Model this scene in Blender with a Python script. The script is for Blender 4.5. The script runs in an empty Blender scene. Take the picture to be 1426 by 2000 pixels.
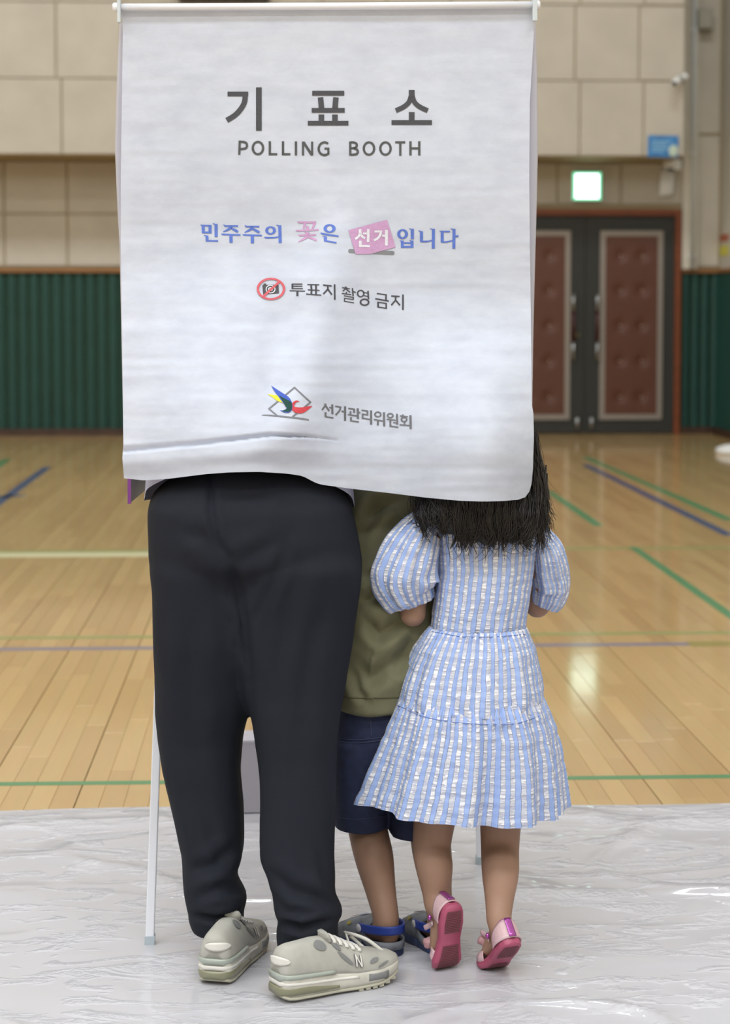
import bpy, bmesh, math, random
import numpy as np
from mathutils import Vector, Matrix
random.seed(7); RNG = np.random.default_rng(7)
SC = bpy.context.scene
COL = SC.collection
# ------------------------------------------------------------------ camera
FPX = 3900.0                       # focal length in pixels of the 1426x2000 frame
YAW, PITCH = math.atan(173/FPX), math.radians(3.5)
PPX, PPY = 713.0, 595.0 + FPX*math.tan(PITCH)
CAM = np.array([0.0, 0.0, 1.335])
cd = bpy.data.cameras.new('camera'); cam = bpy.data.objects.new('camera', cd); COL.objects.link(cam)
cam.location = CAM; cam.rotation_euler = (math.pi/2-PITCH, 0, -YAW)
cd.sensor_fit = 'VERTICAL'; cd.sensor_height = 36.0; cd.sensor_width = 36*.713
cd.lens = FPX/2000*36; cd.shift_y = -(1000-PPY)/2000
cd.clip_start = .05; cd.clip_end = 100
cd.dof.use_dof = True; cd.dof.focus_distance = 3.93; cd.dof.aperture_fstop = 4.6
SC.camera = cam
_F = np.array([math.sin(YAW)*math.cos(PITCH), math.cos(YAW)*math.cos(PITCH), -math.sin(PITCH)])
_R = np.array([math.cos(YAW), -math.sin(YAW), 0.0]); _U = np.cross(_R, _F)
def ray(px, py):
    px = np.asarray(px, float); py = np.asarray(py, float)
    return _F + ((px-PPX)/FPX)[..., None]*_R - ((py-PPY)/FPX)[..., None]*_U
def P(px, py, Y):                  # point of the photograph's ray at distance Y into the hall
    d = ray(px, py); return CAM + d*(np.asarray(Y, float)/d[..., 1])[..., None]
def PZ(px, py, Z=0.0):             # ... at height Z
    d = ray(px, py); return CAM + d*((Z-CAM[2])/d[..., 2])[..., None]
def pix(V):                        # world -> photograph
    q = np.asarray(V)-CAM; z = q@_F
    return PPX+FPX*(q@_R)/z, PPY-FPX*(q@_U)/z
# ------------------------------------------------------------------ world, lamps, exposure
w = bpy.data.worlds.new('world'); SC.world = w; w.use_nodes = True
w.node_tree.nodes['Background'].inputs[0].default_value = (.80, .88, 1, 1)
w.node_tree.nodes['Background'].inputs[1].default_value = 0.02
vs = SC.view_settings; vs.view_transform = 'Standard'; vs.look = 'None'; vs.gamma = 1; vs.use_curve_mapping = False
vs.exposure = 0.0
CEIL = 8.6
def hall_lamp(x, y, power, sx=2.4, sy=1.2):
    l = bpy.data.lights.new('hall_lamp', 'AREA'); l.shape = 'RECTANGLE'; l.size = sx; l.size_y = sy
    l.energy = power; l.color = (.92, .965, 1.0)
    o = bpy.data.objects.new('hall_lamp', l); COL.objects.link(o); o.location = (x, y, CEIL-.05)
for yy, pw in ((15.0, 165), (9.5, 70), (4.4, 95), (-.5, 205), (-5.0, 205)):
    for xx in (-8.5, -4.5, -.8, 2.9): hall_lamp(xx, yy, pw)
# ------------------------------------------------------------------ helpers
def lin(c):
    c = np.array(c, float)/255
    return tuple(np.where(c <= .04045, c/12.92, ((c+.055)/1.055)**2.4))+(1.0,)
def N(nt, t, **k):
    n = nt.nodes.new(t)
    for a, b in k.items(): setattr(n, a, b)
    return n
MATS = {}
def mat(name, col, rough=.6, metal=0, spec=.5, noise=None, bump=None, coat=0, trans=0, emit=None, sheen=0):
    """noise=(scale, amount, stretch xyz)  bump=(scale, strength, distance, stretch)"""
    if name in MATS: return MATS[name]
    m = bpy.data.materials.new(name); m.use_nodes = True; nt = m.node_tree; MATS[name] = m
    b = nt.nodes['Principled BSDF']; c = lin(col)
    b.inputs['Base Color'].default_value = c; b.inputs['Roughness'].default_value = rough
    b.inputs['Metallic'].default_value = metal; b.inputs['Specular IOR Level'].default_value = spec
    b.inputs['Coat Weight'].default_value = coat; b.inputs['Coat Roughness'].default_value = .12
    b.inputs['Sheen Weight'].default_value = sheen
    if emit: b.inputs['Emission Color'].default_value = lin(emit[0]); b.inputs['Emission Strength'].default_value = emit[1]
    def tex(scale, stretch, detail=6):
        g = N(nt, 'ShaderNodeNewGeometry'); mp = N(nt, 'ShaderNodeMapping'); mp.inputs['Scale'].default_value = stretch
        t = N(nt, 'ShaderNodeTexNoise'); t.inputs['Scale'].default_value = scale; t.inputs['Detail'].default_value = detail
        nt.links.new(g.outputs['Position'], mp.inputs[0]); nt.links.new(mp.outputs[0], t.inputs['Vector']); return t
    if noise:
        t = tex(noise[0], noise[2] if len(noise) > 2 else (1, 1, 1))
        mx = N(nt, 'ShaderNodeMix', data_type='RGBA'); a = noise[1]
        mx.inputs[6].default_value = tuple(max(0, v*(1-a)) for v in c[:3])+(1,); mx.inputs[7].default_value = tuple(min(1, v*(1+a)) for v in c[:3])+(1,)
        r = N(nt, 'ShaderNodeMapRange'); r.inputs[1].default_value = .3; r.inputs[2].default_value = .7
        nt.links.new(t.outputs['Fac'], r.inputs[0]); nt.links.new(r.outputs[0], mx.inputs[0]); nt.links.new(mx.outputs[2], b.inputs['Base Color'])
    if bump:
        t = tex(bump[0], bump[3] if len(bump) > 3 else (1, 1, 1)); bp = N(nt, 'ShaderNodeBump')
        bp.inputs['Strength'].default_value = bump[1]; bp.inputs['Distance'].default_value = bump[2]
        nt.links.new(t.outputs['Fac'], bp.inputs['Height']); nt.links.new(bp.outputs[0], b.inputs['Normal'])
    if trans:
        tr = N(nt, 'ShaderNodeBsdfTranslucent'); tr.inputs[0].default_value = c; ms = N(nt, 'ShaderNodeMixShader'); ms.inputs[0].default_value = trans
        nt.links.new(b.outputs[0], ms.inputs[1]); nt.links.new(tr.outputs[0], ms.inputs[2]); nt.links.new(ms.outputs[0], nt.nodes['Material Output'].inputs[0])
        if noise: nt.links.new(mx.outputs[2], tr.inputs[0])
        if bump: nt.links.new(bp.outputs[0], tr.inputs[1])
    return m
class MB:
    def __init__(s): s.v = []; s.f = []; s.uv = []; s.n = 0
    def add(s, verts, faces, uv=None):
        verts = np.asarray(verts, float).reshape(-1, 3); s.v.append(verts)
        s.uv.append(np.zeros((len(verts), 2)) if uv is None else np.asarray(uv, float).reshape(-1, 2))
        s.f += [tuple(int(i)+s.n for i in f) for f in faces]; s.n += len(verts); return s
    def verts(s): return np.concatenate(s.v)
    def mesh(s, name='mesh', smooth=True):
        me = bpy.data.meshes.new(name); V = s.verts(); me.from_pydata(V.tolist(), [], s.f); 
        uvl = me.uv_layers.new(name='UV'); U = np.concatenate(s.uv)
        li = np.empty(len(me.loops), int); me.loops.foreach_get('vertex_index', li)
        uvl.data.foreach_set('uv', U[li].ravel())
        if smooth: me.polygons.foreach_set('use_smooth', [True]*len(me.polygons))
        me.update(); return me
def grid_faces(R, C, closed=False, flip=False):
    F = []
    for i in range(R-1):
        for j in range(C if closed else C-1):
            a, b, c, d = i*C+j, i*C+(j+1) % C, (i+1)*C+(j+1) % C, (i+1)*C+j
            F.append((a, d, c, b) if flip else (a, b, c, d))
    return F
def loft(mb, rings, closed=True, cap=(True, True), uv=None):
    rings = np.asarray(rings, float); R, C = rings.shape[:2]
    F = grid_faces(R, C, closed); V = rings.reshape(-1, 3); 
    if uv is not None: uv = np.asarray(uv, float).reshape(-1, 2)
    n = R*C; extra = []
    if cap[0]: extra.append(rings[0].mean(0)); F += [((j+1) % C, j, n) for j in range(C)]
    if cap[1]: extra.append(rings[-1].mean(0)); k = n+len(extra)-1; F += [((R-1)*C+j, (R-1)*C+(j+1) % C, k) for j in range(C)]
    if extra:
        V = np.concatenate([V, extra])
        if uv is not None: uv = np.concatenate([uv, np.zeros((len(extra), 2))])
    return mb.add(V, F, uv)
def unit(v): v = np.asarray(v, float); return v/(np.linalg.norm(v, axis=-1, keepdims=True)+1e-12)
def resample(keys, n, smooth=2):
    keys = np.asarray(keys, float); t = np.linspace(0, len(keys)-1, n); i = np.clip(t.astype(int), 0, len(keys)-2); f = (t-i)[:, None]
    k = np.concatenate([[2*keys[0]-keys[1]], keys, [2*keys[-1]-keys[-2]]])
    p0, p1, p2, p3 = k[i], k[i+1], k[i+2], k[i+3]
    return .5*((2*p1)+(-p0+p2)*f+(2*p0-5*p1+4*p2-p3)*f**2+(-p0+3*p1-3*p2+p3)*f**3)
def etube(mb, path, rx, ry=None, lat=(1, 0, 0), n=16, cap=(True, True), seg=None, e=2.0, uv=False):
    path = np.asarray(path, float); rx = np.broadcast_to(np.asarray(rx, float), len(path)); ry = rx if ry is None else np.broadcast_to(np.asarray(ry, float), len(path))
    if seg:
        K = resample(np.column_stack([path, rx, ry]), seg); path, rx, ry = K[:, :3], np.maximum(K[:, 3], 1e-4), np.maximum(K[:, 4], 1e-4)
    T = unit(np.gradient(path, axis=0)); L = np.asarray(lat, float)
    L = unit(L-(T@L)[:, None]*T); B = np.cross(T, L)
    a = np.linspace(0, 2*np.pi, n, endpoint=False) if not uv else np.linspace(0, 2*np.pi, n)
    ca, sa = np.cos(a), np.sin(a); ca = np.sign(ca)*abs(ca)**(2/e); sa = np.sign(sa)*abs(sa)**(2/e)
    rings = path[:, None]+rx[:, None, None]*ca[None, :, None]*L[:, None]+ry[:, None, None]*sa[None, :, None]*B[:, None]
    U = np.stack(np.broadcast_arrays(a[None]/(2*np.pi), np.linspace(0, 1, len(path))[:, None]), -1) if uv else None
    loft(mb, rings, closed=not uv, cap=cap if not uv else (False, False), uv=U); return rings
def box(mb, lo, hi, M=None):
    lo, hi = np.asarray(lo, float), np.asarray(hi, float)
    V = np.array([[(lo, hi)[i][0], (lo, hi)[j][1], (lo, hi)[k][2]] for i in (0, 1) for j in (0, 1) for k in (0, 1)])
    if M is not None: V = V@np.asarray(M)[:3, :3].T+np.asarray(M)[:3, 3]
    return mb.add(V, [(0, 1, 3, 2), (4, 6, 7, 5), (0, 4, 5, 1), (2, 3, 7, 6), (0, 2, 6, 4), (1, 5, 7, 3)])
def ellipsoid(mb, c, r, nu=20, nv=14, M=None):
    u = np.linspace(0, 2*np.pi, nu, endpoint=False); v = np.linspace(.06, np.pi-.06, nv)
    Q = np.stack([np.sin(v)[:, None]*np.cos(u), np.sin(v)[:, None]*np.sin(u), np.cos(v)[:, None]*np.ones(nu)], -1)*np.asarray(r, float)
    if M is not None: Q = Q@np.asarray(M).T
    return loft(mb, (Q+np.asarray(c, float))[::-1])
def hash3(i, j, k, seed):
    h = (i*374761393+j*668265263+k*2147483647+seed*974634777) & 0xffffffff
    h = ((h ^ (h >> 13))*1274126177) & 0xffffffff; return ((h ^ (h >> 16)) & 0xffff)/65535.0
def vnoise(p, seed=0):
    p = np.asarray(p, float); i = np.floor(p).astype(np.int64); f = p-i; f = f*f*(3-2*f); r = 0
    for a in (0, 1):
        for b in (0, 1):
            for c in (0, 1):
                wgt = (f[..., 0] if a else 1-f[..., 0])*(f[..., 1] if b else 1-f[..., 1])*(f[..., 2] if c else 1-f[..., 2])
                r = r+wgt*hash3(i[..., 0]+a, i[..., 1]+b, i[..., 2]+c, seed)
    return r*2-1
def fuse(mb, voxel, smooth=4):
    me = mb.mesh('tmp'); o = bpy.data.objects.new('tmp', me); COL.objects.link(o)
    m = o.modifiers.new('r', 'REMESH'); m.mode = 'VOXEL'; m.voxel_size = voxel
    bpy.context.view_layer.update(); dg = bpy.context.evaluated_depsgraph_get()
    out = bpy.data.meshes.new_from_object(o.evaluated_get(dg)); bpy.data.objects.remove(o); bpy.data.meshes.remove(me)
    V = getv(out); E = np.empty(len(out.edges)*2, int); out.edges.foreach_get('vertices', E); E = E.reshape(-1, 2)
    cnt = np.bincount(E.ravel(), minlength=len(V))[:, None]
    for k in range(smooth):
        A = np.zeros_like(V); np.add.at(A, E[:, 0], V[E[:, 1]]); np.add.at(A, E[:, 1], V[E[:, 0]])
        V = V+(A/np.maximum(cnt, 1)-V)*(.55 if k % 2 == 0 else .45)
    setv(out, V); out.polygons.foreach_set('use_smooth', [True]*len(out.polygons)); return out
def getv(me): V = np.empty(len(me.vertices)*3); me.vertices.foreach_get('co', V); return V.reshape(-1, 3)
def setv(me, V): me.vertices.foreach_set('co', np.asarray(V, float).ravel()); me.update()
def getn(me): Nn = np.empty(len(me.vertices)*3); me.vertices.foreach_get('normal', Nn); return Nn.reshape(-1, 3)
def seg_dist(x, y, poly):
    d = np.full(len(x), 1e9); tt = np.zeros(len(x)); poly = np.asarray(poly, float)
    for k in range(len(poly)-1):
        a, b = poly[k], poly[k+1]; ab = b-a; t = np.clip(((x-a[0])*ab[0]+(y-a[1])*ab[1])/(ab@ab), 0, 1)
        q = np.hypot(x-a[0]-t*ab[0], y-a[1]-t*ab[1]); m = q < d; d[m] = q[m]; tt[m] = ((k+t)/(len(poly)-1))[m]
    return d, tt
def crease(me, lines):
    """folds pressed into the camera-side face of a garment; each = (polyline, depth m, width px)"""
    V, Nn = getv(me), getn(me); x, y = pix(V); back = np.clip(-Nn[:, 1]*1.5+.2, 0, 1); D = np.zeros(len(V))
    for poly, amp, wd in lines:
        d, t = seg_dist(x, y, poly); D += -amp*np.exp(-(d/wd)**2)*np.clip(np.sin(np.pi*np.clip(t, .06, .94))*1.6, 0, 1)+amp*.6*np.exp(-((d-wd*2.1)/wd/1.1)**2)*np.sin(np.pi*t)
    setv(me, V+Nn*(D*back)[:, None])
def wrinkle(me, amp, freq, seed=1, power=1.0):
    V, Nn = getv(me), getn(me); r = vnoise(V*np.asarray(freq), seed)+.5*vnoise(V*np.asarray(freq)*2.1, seed+1); setv(me, V+Nn*(amp*r)[:, None])
def obj(name, me, m=None, parent=None, smooth=True, kind=None, label=None, cat=None, group=None, M=None):
    if isinstance(me, MB): me = me.mesh(name, smooth)
    o = bpy.data.objects.new(name, me); COL.objects.link(o)
    if m is not None and not me.materials: me.materials.append(m)
    if parent is not None:
        o.parent = parent
        if M is None and parent.type == 'EMPTY' and parent.parent is None: o.matrix_parent_inverse = Matrix.Translation(-Vector(parent.location))
    if M is not None: o.matrix_local = M
    if kind: o['kind'] = kind
    if label: o['label'] = label
    if cat: o['category'] = cat
    if group: o['group'] = group
    return o
def thing(name, loc, label, cat, group=None):
    o = bpy.data.objects.new(name, None); COL.objects.link(o); o.location = loc; o.empty_display_size = .1
    o['label'] = label; o['category'] = cat
    if group: o['group'] = group
    return o
def fit_edges(o, ang=35):
    md = o.modifiers.new('bevel', 'BEVEL'); md.width = .002; md.segments = 2
    return o
def link_copy(src, loc, parent, name=None):
    c = src.copy(); c.location = loc; COL.objects.link(c); c.parent = parent; return c
# ================================================================== THE HALL
WY = float(PZ(np.array(1000.), np.array(847.5))[1])            # far wall
WXR = float(P(np.array(1405.), np.array(700.), WY)[0])         # right wall
X0, YB = -11.0, -8.0
wx = lambda px: float(P(np.array(float(px)), np.array(600.), WY)[0])
wz = lambda py: float(P(np.array(1100.), np.array(float(py)), WY)[2])
M_wall = mat('wall_panel_paint', (190, 183, 170), .9, noise=(3.0, .06), bump=(60, .25, .003))
M_gap = mat('wall_joint', (166, 150, 118), .95)
M_plain = mat('plain_wall', (192, 187, 176), .95, noise=(2, .04))
M_ceil = mat('ceiling_paint', (205, 205, 200), .95)
M_wood_trim = mat('brown_trim', (142, 96, 52), .55, noise=(8, .15, (1, 1, 6)))
M_base = mat('dark_brown_base', (62, 40, 28), .5, noise=(10, .2))
M_green = mat('green_padding', (18, 66, 58), .55, noise=(5, .08), bump=(90, .15, .002))
def quad_struct(name, lo, hi, m, kind='structure'):
    mb = MB(); box(mb, lo, hi); return obj(name, mb, m, smooth=False, kind=kind)
quad_struct('ceiling', (X0, YB, CEIL), (WXR+.2, WY+.2, CEIL+.1), M_ceil)
quad_struct('wall_left', (X0-.2, YB, 0), (X0, WY+.2, CEIL), M_plain)
quad_struct('wall_front', (X0, YB-.2, 0), (WXR+.2, YB, CEIL), M_plain)
wall = quad_struct('wall_back', (X0, WY, 0), (WXR+.3, WY+.2, CEIL), M_gap)
wr = quad_struct('wall_right', (WXR, YB, 0), (WXR+.3, WY, CEIL), M_plain)
DXL, DXR, DZT = wx(957), wx(1326), wz(409)                     # door opening
zt, zb = wz(525.5), wz(533)                                    # wainscot top trim
SOFF = .75                                                     # upper wall overhangs the lower one
YS = WY-SOFF
sx = lambda px: float(P(np.array(float(px)), np.array(200.), YS)[0])
sz = lambda py: float(P(np.array(1100.), np.array(float(py)), YS)[2])
SXR = sx(1337); SZ = sz(305)
mb = MB(); box(mb, (X0, YS+.02, SZ), (SXR, WY, CEIL)); obj('soffit', mb, M_gap, wall, smooth=False)
def panel_mesh(wd, ht, dp=.02, bv=.007):
    mb = MB(); x, z = wd/2, ht/2
    r = lambda a, y: [(-x+a, y, -z+a), (x-a, y, -z+a), (x-a, y, z-a), (-x+a, y, z-a)]
    loft(mb, [r(0, 0), r(0, -dp+bv), r(bv, -dp)], cap=(True, True)); return mb.mesh('panel', False)
PW, PH = (sx(1252)-sx(1127)), (sz(5)-sz(153))
pm = panel_mesh(PW-.012, PH-.008); pm.materials.append(M_wall); pmh = panel_mesh(PW-.016, (SZ-zt-.03)/2-.012); pmh.materials.append(M_wall)
x_right = sx(1252); cols = [x_right+PW*(-i+.5) for i in range(1, 14)]
def put(me, name, loc, parent, **k):
    o = bpy.data.objects.new(name, me); COL.objects.link(o); o.location = loc; o.parent = parent
    for a, b in k.items(): o[a] = b
    return o
for r in range(4):
    for i, cx in enumerate(cols):
        put(pm, 'wall_panel', (cx+(.03 if r % 2 == 0 else -.02), YS+.02, SZ+PH*(r+.5)), wall)
    wd = SXR-(x_right+(.03 if r % 2 == 0 else -.02))-.008
    me = panel_mesh(wd, PH-.014); me.materials.append(M_wall); put(me, 'wall_panel', (SXR-wd/2-.002, YS+.02, SZ+PH*(r+.5)), wall)
hh = (SZ-zt-.03)/2
for r in range(2):
    for cx in cols:
        lo, hi = cx-PW/2, cx+PW/2; z0, z1 = zt+.02+hh*r, zt+.02+hh*(r+1)
        if lo > DXL-.05 and z0 < DZT+.05: continue
        if hi > DXL-.05 and z0 < DZT+.05:
            wd = DXL-.06-lo; 
            if wd < .05: continue
            me = panel_mesh(wd-.016, hh-.012); me.materials.append(M_wall); put(me, 'wall_panel', (lo+wd/2, WY, (z0+z1)/2), wall); continue
        put(pmh, 'wall_panel', (cx, WY, (z0+z1)/2), wall)
me = panel_mesh(PW*1.03-.016, SZ-DZT-.07); me.materials.append(M_wall)                       # pieces over the door
for k in range(3): put(me, 'wall_panel', (DXR+.04-PW*1.03*(k+.5), WY, (SZ+DZT)/2+.02), wall)
# pilaster, recess strip and conduit right of the door
px0, px1 = wx(1328), wx(1357)
M_wall2 = mat('pilaster_paint', (200, 194, 180), .9, noise=(3, .05))
mb = MB(); box(mb, (px0, WY-.10, zt), (px1, WY, CEIL)); obj('pilaster', mb, M_wall2, wall, smooth=False)
for z0, z1 in ((zt+.02, wz(264)), (wz(261), wz(-120))):
    me = panel_mesh(wx(1404)-px1-.02, z1-z0-.01); me.materials.append(M_wall); put(me, 'wall_panel', ((wx(1404)+px1)/2, WY, (z0+z1)/2), wall)
# green ribbed padding
RW = wx(122)-wx(100); nseg = 7
def rib_mesh(wd, ht):
    mb = MB(); a = np.linspace(0, np.pi, nseg); prof = np.stack([-np.cos(a)*wd*.5, -np.sin(a)**.8*.042], -1)
    V = [(p[0], p[1], z) for z in (0, ht) for p in prof]; return mb.add(V, grid_faces(2, nseg, flip=False)).mesh('rib')
ztop_g, zbot_g = zb, wz(834)
rm = rib_mesh(RW*.97, ztop_g-zbot_g); rm.materials.append(M_green)
x = wx(122)+(-60)*RW
for i in range(-66, 44):
    cx = wx(111)+i*RW
    if cx+RW/2 > DXL-.07: break
    if cx < X0+.1: continue
    put(rm, 'padding_rib', (cx, WY-.002, zbot_g), wall)
rw2 = (WXR-DXR-.02)/4.0
rm2 = rib_mesh(rw2*.97, ztop_g-zbot_g); rm2.materials.append(M_green)
for i in range(4): put(rm2, 'padding_rib', (DXR+.02+rw2*(i+.5), WY-.002, zbot_g), wall)
rm3 = rib_mesh(.117, ztop_g-zbot_g); rm3.materials.append(M_green)
for i in range(60):
    o = put(rm3, 'padding_rib', (WXR+.002, WY-.06-.12*i, zbot_g), wr); o.rotation_euler = (0, 0, -math.pi/2)
mb = MB(); box(mb, (WXR-.05, YB, zb), (WXR, WY-.02, zt)); obj('trim_1', mb, M_wood_trim, smooth=False, kind='structure')
mb = MB(); box(mb, (X0, WY-.07, zb), (DXL-.05, WY, zt)); obj('trim_2', mb, M_wood_trim, smooth=False, kind='structure')
mb = MB(); box(mb, (DXR+.01, WY-.07, zb), (WXR-.05, WY, zt)); obj('trim_3', mb, M_wood_trim, smooth=False, kind='structure')
mb = MB(); box(mb, (X0, WY-.09, 0), (DXL-.05, WY, zbot_g)); obj('baseboard_back', mb, M_base, smooth=False, kind='structure')
mb = MB(); box(mb, (DXR+.01, WY-.09, 0), (WXR-.09, WY, zbot_g)); obj('baseboard_corner', mb, M_base, smooth=False, kind='structure')
mb = MB(); box(mb, (WXR-.09, YB, 0), (WXR, WY-.02, zbot_g)); obj('baseboard_right', mb, M_base, smooth=False, kind='structure')
# ---- double door
M_dframe = mat('door_frame_wood', (122, 62, 30), .5, noise=(6, .15, (1, 1, 5)))
M_door = mat('door_dark_grey', (44, 45, 42), .55)
M_dtrim = mat('door_trim_metal', (150, 142, 134), .4, metal=.3)
M_tuft = mat('brown_vinyl', (92, 54, 40), .45, bump=(40, .1, .003))
M_steel = mat('steel', (170, 172, 172), .3, metal=.9)
M_grip = mat('red_grip', (70, 26, 24), .4)
door = thing('door_1', ((DXL+DXR)/2, WY-.05, 0), 'dark double door with tufted brown panels in a wooden frame under the exit sign', 'door'); door['kind'] = 'structure'
mb = MB(); fw = wx(1326)-wx(1315)
box(mb, (DXR-fw, WY-.10, 0), (DXR, WY+.01, DZT)); box(mb, (DXL, WY-.10, 0), (DXL+fw, WY+.01, DZT)); box(mb, (DXL+fw, WY-.10, DZT-fw*1.1), (DXR-fw, WY+.01, DZT))
obj('door_frame', mb, M_dframe, door, smooth=False)
cxm = wx(1141)
for sgn, l, r in ((-1, DXL+fw, cxm-.004), (1, cxm+.004, DXR-fw)):
    mb = MB(); box(mb, (l, WY-.05, .012), (r, WY-.01, DZT-fw*1.1-.005)); leaf = obj('door_leaf', mb, M_door, door, smooth=False)
    mx = lambda q: q if sgn > 0 else 2*cxm-q
    a, b = sorted((mx(wx(1170)), mx(wx(1292)))); t = wx(1180)-wx(1170); z1, z0 = wz(451), wz(819)
    mb = MB()
    for lo, hi in (((a, z0), (b, z0+t)), ((a, z1-t), (b, z1)), ((a, z0+t), (a+t, z1-t)), ((b-t, z0+t), (b, z1-t))):
        box(mb, (lo[0], WY-.072, lo[1]), (hi[0], WY-.05, hi[1]))
    obj('panel_trim', mb, M_dtrim, leaf, smooth=False, M=Matrix())
    bx = [mx(wx(1210)), mx(wx(1252))]; bz = [wz(q) for q in (500, 567, 636, 705, 775)]
    gx, gz = np.meshgrid(np.linspace(a+t, b-t, 41), np.linspace(z0+t, z1-t, 121)); dy = np.full(gx.shape, .018)
    for q in bx:
        for s in bz: dy -= .014*np.exp(-((gx-q)**2+(gz-s)**2)/.055**2)
    mb = MB(); mb.add(np.stack([gx, WY-.052-np.maximum(dy, -.004), gz], -1), grid_faces(121, 41)); obj('tufted_panel', mb, M_tuft, leaf, M=Matrix())
    for q in bx:
        for s in bz:
            mb = MB(); ellipsoid(mb, (q, WY-.058, s), (.010, .008, .010), 10, 7); obj('button', mb, mat('button_brass', (190, 170, 150), .3, metal=.6), leaf, M=Matrix())
    hx = mx(wx(1164.5)); mb = MB()
    for q0, q1 in ((575, 608), (668, 702)): etube(mb, [(hx, WY-.095, wz(q1)), (hx, WY-.095, wz(q0))], .016, n=10)
    for q in (585, 692): etube(mb, [(hx, WY-.095, wz(q)), (hx, WY-.05, wz(q))], .010, n=8)
    hd = obj('door_handle', mb, M_steel, leaf, M=Matrix())
    mb = MB(); etube(mb, [(hx, WY-.095, wz(668)), (hx, WY-.095, wz(608))], .019, n=10); obj('handle_grip', mb, M_grip, leaf, M=Matrix())
    sxp = mx(wx(1155)); mb = MB(); etube(mb, [(sxp, WY-.075, wz(836)), (sxp, WY-.07, wz(815))], [.014, .02], n=8); obj('door_stop', mb, M_steel, leaf, M=Matrix())
mb = MB(); ellipsoid(mb, (wx(1127), WY-.06, wz(655)), (.02, .012, .02), 12, 8); obj('lock', mb, mat('lock_brass', (120, 110, 70), .35, metal=.7), door)
# ---- floor: base slab, planks, court lines
floor = quad_struct('floor', (X0, YB, -.12), (WXR+.3, WY+.2, -.016), mat('subfloor', (112, 88, 54), .8))
def plank_mat():
    m = bpy.data.materials.new('maple_plank'); m.use_nodes = True; nt = m.node_tree; b = nt.nodes['Principled BSDF']
    g = N(nt, 'ShaderNodeNewGeometry'); oi = N(nt, 'ShaderNodeObjectInfo'); ad = N(nt, 'ShaderNodeMath', operation='ADD'); fr = N(nt, 'ShaderNodeMath', operation='FRACT')
    nt.links.new(g.outputs['Random Per Island'], ad.inputs[0]); nt.links.new(oi.outputs['Random'], ad.inputs[1]); nt.links.new(ad.outputs[0], fr.inputs[0])
    cr = N(nt, 'ShaderNodeValToRGB'); e = cr.color_ramp.elements; e[0].position = 0; e[0].color = lin((186, 150, 94)); e[1].position = 1; e[1].color = lin((202, 168, 110))
    q = cr.color_ramp.elements.new(.5); q.color = lin((194, 160, 102))
    nt.links.new(fr.outputs[0], cr.inputs[0])
    mp = N(nt, 'ShaderNodeMapping'); mp.inputs['Scale'].default_value = (30, 1.6, 1); t = N(nt, 'ShaderNodeTexNoise'); t.inputs['Scale'].default_value = 1.5; t.inputs['Detail'].default_value = 5
    nt.links.new(g.outputs['Position'], mp.inputs[0]); nt.links.new(mp.outputs[0], t.inputs['Vector'])
    mx = N(nt, 'ShaderNodeMix', data_type='RGBA', blend_type='MULTIPLY'); mx.inputs[0].default_value = .16
    nt.links.new(cr.outputs[0], mx.inputs[6]); nt.links.new(t.outputs['Color'], mx.inputs[7]); nt.links.new(mx.outputs[2], b.inputs['Base Color'])
    b.inputs['Roughness'].default_value = .42; b.inputs['Coat Weight'].default_value = .8; b.inputs['Coat Roughness'].default_value = .09
    t2 = N(nt, 'ShaderNodeTexNoise'); t2.inputs['Scale'].default_value = 3.5; bp = N(nt, 'ShaderNodeBump'); bp.inputs['Strength'].default_value = .06; bp.inputs['Distance'].default_value = .01
    nt.links.new(g.outputs['Position'], t2.inputs['Vector']); nt.links.new(t2.outputs[0], bp.inputs['Height']); nt.links.new(bp.outputs[0], b.inputs['Normal']); nt.links.new(bp.outputs[0], b.inputs['Coat Normal'])
    return m
M_plank = plank_mat()
BW = .0655; PLANKS = []
xA = float(PZ(np.array(142.5), np.array(1580.))[0])            # the wide seam seen left of the man's leg
nx0 = int((X0-xA)/BW); nx1 = int((WXR-xA)/BW)+1
LENS = [.7, .9, 1.1, 1.3]
def plank_geo(x0, x1, L):
    b = .0007; z = 0.0
    return [(x0, 0, z-.014), (x1, 0, z-.014), (x1, L, z-.014), (x0, L, z-.014), (x0, 0, z-b), (x1, 0, z-b), (x1, L, z-b), (x0, L, z-b), (x0+b, b, z), (x1-b, b, z), (x1-b, L-b, z), (x0+b, L-b, z)]
PF = [(0, 1, 5, 4), (1, 2, 6, 5), (2, 3, 7, 6), (3, 0, 4, 7), (4, 5, 9, 8), (5, 6, 10, 9), (6, 7, 11, 10), (7, 4, 8, 11), (8, 9, 10, 11)]
for k in range(nx0, nx1):
    y = YB+random.random()*1.5
    while y < WY:
        Lk = random.randrange(4); L = LENS[Lk]; PLANKS.append((k, y, Lk)); y += L+.0015
def plank_x(k):                                                # every fourth seam is wider
    g0 = .0013 if k % 4 == 0 else .00025; g1 = .0013 if (k+1) % 4 == 0 else .00025
    return xA+k*BW+g0, xA+(k+1)*BW-g1
seen = []
for k, y, Lk in PLANKS:
    L = LENS[Lk]; 
    if y+L < 5.3 or y+L > WY: continue
    yc = min(max(5.6, y+.3), y+L); u = (xA+(k+.5)*BW)/yc*FPX+540
    if -30 < u < 1456: seen.append((y+L/2, k, y, Lk))
seen.sort(); near = set((k, y, Lk) for _, k, y, Lk in seen[:300])
cache = {}; mbr = MB()
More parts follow.
